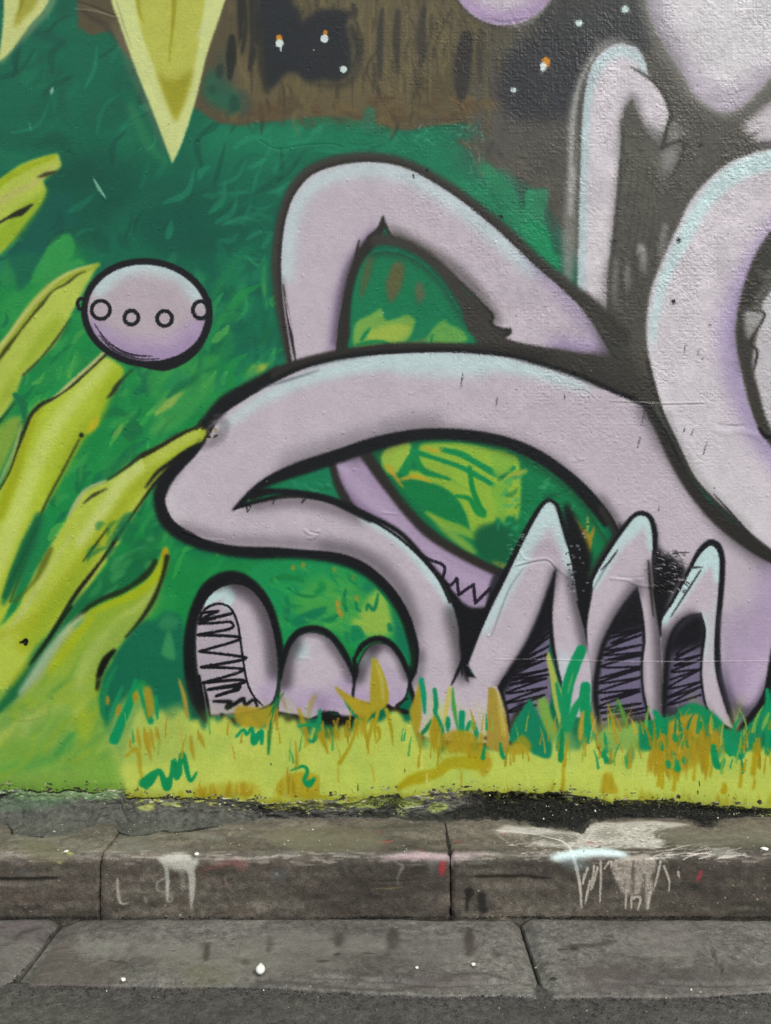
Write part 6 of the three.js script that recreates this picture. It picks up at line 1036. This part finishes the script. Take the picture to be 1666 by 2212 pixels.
{
  const w = 2048, h = 320, GX = 1.6, GZ0 = 0.24, GZ1 = 0.66, c = document.createElement('canvas'); c.width = w; c.height = h; ctx = c.getContext('2d'); KS = 1;
  stoneBase(w, h, 2 * GX / w, (GZ1 - GZ0) / h, ['#565450', '#67655f', '#494541', '#716f69'], 67);
  const r0 = rng(68), gp = (u, v) => { const d = CAM_Y * 1736 / (v - 1106); return { x: ((u - 833) / 1736 * d + GX) / (2 * GX) * w, y: (CAM_Z - d - GZ0) / (GZ1 - GZ0) * h }; };
  const gg = (q) => q.trim().split(/\s+/).map((t) => { const [a, b] = t.split(',').map(Number); return gp(a * ks + ox, b * ks + oy); });
  const S = (q, col, wd, o) => line(gg(q), col, wd, o), A = (q, col, o) => fill(gg(q), col, o);
  // worn pale patches, brown and purple stains, dark smudges
  detail(0, 1900);
  A('450,1180 700,1150 1000,1170 1200,1190 1180,1270 900,1260 600,1250', '#7d7b73', { a: 0.6, b: 7 }); A('300,1200 420,1150 500,1280 700,1290 600,1420 300,1460 180,1450', '#564c48', { a: 0.6, b: 8 }); A('1200,1200 1600,1150 1700,1300 1500,1400 1000,1340 900,1280', '#76746b', { a: 0.5, b: 10 }); A('1100,1330 1300,1310 1400,1380 1200,1420', '#5f5f48', { a: 0.5, b: 9 });
  A('0,1050 250,1040 230,1150 100,1160 0,1120', '#62595c', { a: 0.6, b: 6 }); S('90,1150 130,1110 250,1080', '#38352f', [6, 12, 5], { a: 0.7, b: 3 }); A('0,1180 200,1180 100,1380 0,1440', '#6d6966', { a: 0.6, b: 7 });
  S('1250,1180 1240,1280', '#37332d', [7, 10, 6], { a: 0.8, b: 2 }); S('1630,1140 1620,1220', '#2b2925', [7, 12, 5], { a: 0.85, b: 2 }); S('1470,1280 1500,1300', '#3b3832', [10, 14, 6], { a: 0.7, b: 3 }); S('660,1280 790,1300', '#3c352f', [3, 6, 2], { a: 0.7, b: 1.5 }); S('800,1180 780,1240', '#4a463e', [6, 10, 4], { a: 0.5, b: 3 });
  S('200,1470 500,1480 900,1440 1300,1440 1500,1420 1666,1380', '#3a3731', [5, 9, 12, 8, 10, 6], { a: 0.6, b: 4 });
  detail(650, 1900);
  A('100,1110 480,1110 760,1140 700,1250 300,1230 60,1210', '#7b7972', { a: 0.6, b: 8 }); A('60,1250 400,1240 600,1300 300,1350 60,1340', '#77746d', { a: 0.5, b: 8 }); S('500,1110 490,1190', '#38352f', [8, 18, 8], { a: 0.75, b: 3 }); S('480,1235 490,1240', '#2c2a26', [8, 14, 8], { a: 0.8, b: 2 }); S('820,1100 830,1210', '#33302b', [12, 22, 8], { a: 0.75, b: 3 }); S('1285,1090 1275,1240', '#38312b', [8, 16, 10], { a: 0.8, b: 2.5 }); S('370,1285 430,1280', '#38332e', [4, 10, 4], { a: 0.8, b: 1.6 });
  S('630,1230 710,1238', '#33302c', [2, 5, 2], { a: 0.8, b: 1 }); S('1440,1245 1470,1240', '#37342f', [5, 10, 4], { a: 0.7, b: 2 }); A('850,1150 1200,1140 1250,1250 1100,1300 850,1280', '#6e6c66', { a: 0.5, b: 8 });
  S('0,1390 200,1400 500,1430 800,1440 1000,1420 1200,1370 1340,1350 1500,1380 1666,1410', '#403d38', [4, 6, 7, 6, 7, 8, 7, 5, 3], { a: 0.75, b: 1.8 }); A('900,1400 1100,1370 1330,1350 1380,1390 1000,1440', '#544a49', { a: 0.5, b: 6 });
  detail(1252, 1900);
  S('400,1220 480,1200 600,1190 710,1160', '#37342f', [10, 16, 10, 6], { a: 0.7, b: 2.5 }); dot(0, 0, 0, '#000'); S('470,1220 490,1215', '#24221f', [10, 14, 8], { a: 0.8, b: 2 }); S('700,1240 820,1260 930,1270 950,1240', '#48443f', [4, 7, 9, 4], { a: 0.6, b: 2.5 }); S('690,1130 710,1140', '#383531', [6, 12, 6], { a: 0.7, b: 2.5 }); S('880,1150 930,1155', '#383531', [5, 11, 5], { a: 0.7, b: 2.5 }); S('1170,1145 1185,1150', '#3f3c38', [6, 10, 5], { a: 0.6, b: 2.5 });
  A('900,1080 1200,1070 1250,1200 1000,1280 850,1200', '#76736c', { a: 0.5, b: 9 }); A('500,1330 800,1310 950,1390 700,1450 560,1420', '#544a48', { a: 0.6, b: 8 }); A('1100,1340 1500,1310 1666,1380 1400,1440 1100,1420', '#4a4542', { a: 0.55, b: 8 }); S('340,1385 370,1390', '#1e1d1a', [5, 11, 5], { a: 0.9, b: 1.2 });
  S('480,1340 650,1320 850,1300', '#4d4944', [2, 5, 2], { a: 0.6, b: 1.5 }); S('1350,1460 1480,1475 1600,1490', '#8c8880', [2, 4, 2], { a: 0.6, b: 1.2 });
  whole();
  for (let i = 0; i < 5000; i++) { const k = r0(); ctx.save(); style(k < 0.5 ? '#2c2926' : k < 0.85 ? '#86827a' : '#a39e94', { a: 0.32 }); ctx.beginPath(); ctx.ellipse(r0() * w, r0() * h, 0.6 + 1.3 * r0() * r0(), 0.6 + 0.8 * r0(), r0() * 3, 0, 6.284); ctx.fill(); ctx.restore(); }
  for (let i = 0; i < 500; i++) { ctx.save(); style(r0() < 0.4 ? '#85827a' : '#35322e', { a: 0.35, b: 0 }); ctx.beginPath(); ctx.ellipse(r0() * w, r0() * h, 2 + 14 * r0() * r0(), 1 + 4 * r0() * r0(), (r0() - 0.5) * 0.6, 0, 6.284); ctx.fill(); ctx.restore(); }
  const map = finish(c, 0.2, 69, 0.95); map.wrapS = map.wrapT = THREE.MirroredRepeatWrapping;
  const mat = new THREE.MeshStandardMaterial({ map, bumpMap: bumpAt(7, 1), bumpScale: 0.003, roughness: 0.62 });
  const joints = [-3.2, -2.0, -0.83, 0.345, 1.52, 2.7, 3.5];
  for (let k = 0; k < joints.length - 1; k++) {
    const xa = joints[k], xb = joints[k + 1], fine = k >= 1 && k <= 3, nx = fine ? 220 : 40, nz = fine ? 70 : 16, r = rng(500 + k), tilt = (r() - 0.5) * 0.006, wide = 0;
    const g = grid(nx + 2, nz + 2, (s, t, i, j) => {
      const c = clamp(i - 1, 0, nx) / nx, d = clamp(j - 1, 0, nz) / nz, out = i === 0 || i === nx + 2 || j === 0 || j === nz + 2;
      let x = lerp(xa + 0.003, xb - 0.003, c); const zf = slabFront(x), z = lerp(SLAB_Z0, zf, d), skew = (xa === -0.83 && c < 0.5) ? 1 : 0;
      const e = Math.min(c * (xb - xa) / (k === 2 ? 2.4 : 1.2), (1 - c) * (xb - xa) / (k === 1 ? 1.6 : 1)), f = (1 - d) * (zf - SLAB_Z0), near = d * (zf - SLAB_Z0);
      let y = 0.006 + tilt * (c - 0.5) + fbm(x * 4, z * 9, 211 + k, 3) * 0.005 + fbm(x * 30, z * 40, 212 + k, 3) * 0.0016;
      y -= 0.016 * (1 - smooth(0, 0.03, e)) ** 2 + 0.004 * (1 - smooth(0, 0.005, f)) ** 2 + 0.009 * (1 - smooth(0, 0.06 + 0.03 * fbm(x * 5, 0, 220, 2), f)) ** 1.5 + 0.006 * (1 - smooth(0, 0.02, near));
      y -= 0.006 * smooth(0.006, 0.0, Math.abs(z - (zf - 0.035 + 0.02 * fbm(x * 3.5, 2, 230, 3)))) * smooth(-0.25, 0.25, fbm(x * 2, 5, 231, 2));
      if (k === 3) { const nx0 = 0.779 - (z - 0.40) * 0.16, m = smooth(0.005, 0.001, Math.abs(x - nx0 - 0.004 * fbm(z * 60, 0, 240, 2))) * smooth(0.39, 0.42, z) * smooth(0.53, 0.5, z); y -= 0.008 * m; }
      // short worn dents
      for (const [px, pz, w, l] of [[-0.215, 0.425, 0.009, 0.03], [0.0, 0.42, 0.01, 0.03], [-0.125, 0.43, 0.014, 0.02], [0.21, 0.42, 0.008, 0.035], [0.5, 0.43, 0.02, 0.016], [-0.355, 0.43, 0.006, 0.03], [0.63, 0.45, 0.05, 0.008]]) { const a = (x - px) / w, b = (z - pz) / l, q = a * a + b * b; if (q < 4) y -= 0.004 * Math.exp(-q); }
      if (out) y -= 0.05;
      return [x, y, z];
    }, (p) => [(p[0] + GX) / (2 * GX), 1 - (p[2] - GZ0) / (GZ1 - GZ0)]);
    const m = new THREE.Mesh(g, mat); m.name = k ? 'paving_slab_' + String(k).padStart(3, '0') : 'paving_slab'; gutter.add(m);
  }
  shadowed(gutter);
}

// ---------------------------------------------------------------- grit, paint flakes, pebble
function lump(seed, flat = 0.6) { const g = new THREE.IcosahedronGeometry(1, 1), p = g.attributes.position; for (let i = 0; i < p.count; i++) { const x = p.getX(i), y = p.getY(i), z = p.getZ(i), n = 1 + 0.35 * vnoise(x * 1.7 + seed, y * 1.7 + z * 2.1, seed); p.setXYZ(i, x * n, y * n * flat, z * n); } g.computeVertexNormals(); return g; }
function scatter(name, label, n, color, vary, place, size, seed, rough = 0.9) {
  const m = new THREE.InstancedMesh(lump(seed), new THREE.MeshStandardMaterial({ color: 0xffffff, roughness: rough }), n), r = rng(seed), o = new THREE.Object3D(), c = new THREE.Color();
  for (let i = 0; i < n; i++) {
    const [x, y, z] = place(r); const s = size(r); o.position.set(x, y, z); o.rotation.set(r() * 6, r() * 6, r() * 6); o.scale.set(s * (0.7 + 0.6 * r()), s * (0.5 + 0.5 * r()), s * (0.7 + 0.6 * r())); o.updateMatrix(); m.setMatrixAt(i, o.matrix);
    const k = 1 + (r() - 0.5) * vary; m.setColorAt(i, c.setRGB(color[0] * k, color[1] * k, color[2] * k));
  }
  m.name = name; tag(m, label, null, null, 'stuff'); m.castShadow = m.receiveShadow = true; scene.add(m); return m;
}
scatter('dirt_and_shade', 'black dirty grit packed in the hollow, with grains along kerb foot and crack that also stand for shade', 30000, [0.02, 0.02, 0.016], 1.7, (r) => {
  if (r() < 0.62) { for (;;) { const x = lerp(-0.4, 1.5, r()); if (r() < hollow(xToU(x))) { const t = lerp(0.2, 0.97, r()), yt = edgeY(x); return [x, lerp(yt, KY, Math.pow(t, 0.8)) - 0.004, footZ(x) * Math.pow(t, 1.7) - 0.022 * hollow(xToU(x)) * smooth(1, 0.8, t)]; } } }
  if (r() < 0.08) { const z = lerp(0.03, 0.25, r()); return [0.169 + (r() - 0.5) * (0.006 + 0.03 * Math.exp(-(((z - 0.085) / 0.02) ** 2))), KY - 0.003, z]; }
  if (r() < 0.3) { const x = lerp(-1.25, -0.35, r()), f = footZ(x); return [x, KY - 0.010 + 0.004 * r(), f + 0.003 * r()]; }  // dark grains deepen the shade of the crack below the mortar
  if (r() < 0.7) { const x = lerp(-1.4, 1.4, r()); return [x, 0.001 + 0.006 * r(), KF + 0.001 + (0.007 + 0.009 * Math.max(0, fbm(x * 9, 3, 66, 3) + 0.3)) * r() * r()]; }  // dark grains stand for shade in the gap as well as soil
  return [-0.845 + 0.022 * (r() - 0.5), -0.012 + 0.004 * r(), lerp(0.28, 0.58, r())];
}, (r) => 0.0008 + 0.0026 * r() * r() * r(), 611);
scatter('paint_flakes', 'tiny pale paint flakes and crumbs scattered over kerb, mortar and slabs', 420, [0.55, 0.56, 0.48], 0.6, (r) => {
  const q = r();
  if (q < 0.34) return [lerp(-1.3, 1.3, r()), KY + 0.003, lerp(0.09, 0.25, r())];
  if (q < 0.56) { const x = lerp(-1.3, 1.3, r()); return [x, lerp(edgeY(x), KY, 0.3 + 0.6 * r()) + 0.002, footZ(x) * 0.5 + 0.004]; }
  return [lerp(-1.3, 1.3, r()), 0.001, lerp(0.29, 0.75, r())];
}, (r) => 0.0007 + 0.0019 * r() * r() * r() + (r() < 0.06 ? 0.0012 : 0), 617);
scatter('paint_crumbs', 'yellow-green and pale crumbs of peeled paint along the lower border of the mural', 600, [0.42, 0.44, 0.2], 1.2, (r) => { const x = lerp(-1.3, 1.3, r()), h = hollow(xToU(x)); return [x, edgeY(x) + 0.004 - 0.022 * r() * r(), 0.003 + 0.004 * r() - 0.008 * h * r()]; }, (r) => 0.0007 + 0.0022 * r() * r() * r(), 623);
scatter('grit', 'dark and grey road grit lying along the worn slab edges', 2600, [0.055, 0.053, 0.05], 1.4, (r) => { const x = lerp(-1.3, 1.3, r()); return [x, -0.008 + 0.003 * r(), slabFront(x) + (r() - 0.25) * 0.12 * r()]; }, (r) => 0.0009 + 0.002 * r() * r(), 619);
// single pale chips and the white pebble that can be made out one by one
const chipMat = new THREE.MeshStandardMaterial({ color: new THREE.Color(0.74, 0.75, 0.7), roughness: 0.7 });
function chip(name, label, category, u, v, onTop, s, stretch, seed, group) {
  const g = lump(seed, 0.55); g.scale(s * stretch, s, s);
  const m = new THREE.Mesh(g, chipMat), h = onTop ? KY + 0.002 : 0.0075, d = (CAM_Y - h) * 1736 / (v - 1106);
  m.name = name; m.position.set((u - 833) / 1736 * d, h + s * 0.3, CAM_Z - d); m.rotation.y = seed; m.castShadow = m.receiveShadow = true; tag(m, label, category, group); scene.add(m); return m;
}
{
  const peb = chip('pebble', 'white pear-shaped pebble, the largest white bit lying on the gutter slabs', 'pebble', 563, 2098, false, 0.0115, 1, 3);
  const g = new THREE.SphereGeometry(1, 28, 20), p = g.attributes.position;
  for (let i = 0; i < p.count; i++) { const x = p.getX(i), y = p.getY(i), z = p.getZ(i), k = 0.62 + 0.38 * smooth(-0.75, 0.35, z) + 0.06 * vnoise(x * 2 + 4, y * 2 + z * 2, 5); p.setXYZ(i, x * k * 0.0108, y * k * 0.009, z * 0.0195); }
  g.computeVertexNormals(); peb.geometry = g; peb.position.y = 0.014; peb.rotation.y = 0.12;
}
const CH = 'single white paint chips';
chip('paint_chip', 'white paint chip on the slab to the left of the white pebble', 'paint chip', 267, 2117, false, 0.0052, 1.4, 21, CH);
chip('paint_chip_001', 'white paint chip on the slab right of the pebble, below the middle kerb joint', 'paint chip', 1023, 2084, false, 0.0046, 1.2, 22, CH);
chip('paint_chip_002', 'small white paint chip on the slab between the pebble and the right slab joint', 'paint chip', 901, 2091, false, 0.0036, 1.3, 23, CH);
chip('paint_chip_003', 'white paint chip on the kerb edge above the white paint runs on the middle stone', 'paint chip', 425, 1846, true, 0.0056, 1.3, 24, CH);
chip('paint_chip_004', 'white paint chip on the kerb edge near the right end of the photo', 'paint chip', 1651, 1835, true, 0.007, 1.5, 25, CH);
chip('paint_chip_005', 'pale chip on top of the left kerb stone beside a yellowish stain', 'paint chip', 144, 1840, true, 0.005, 1.3, 26, CH);

renderer.render(scene, camera);
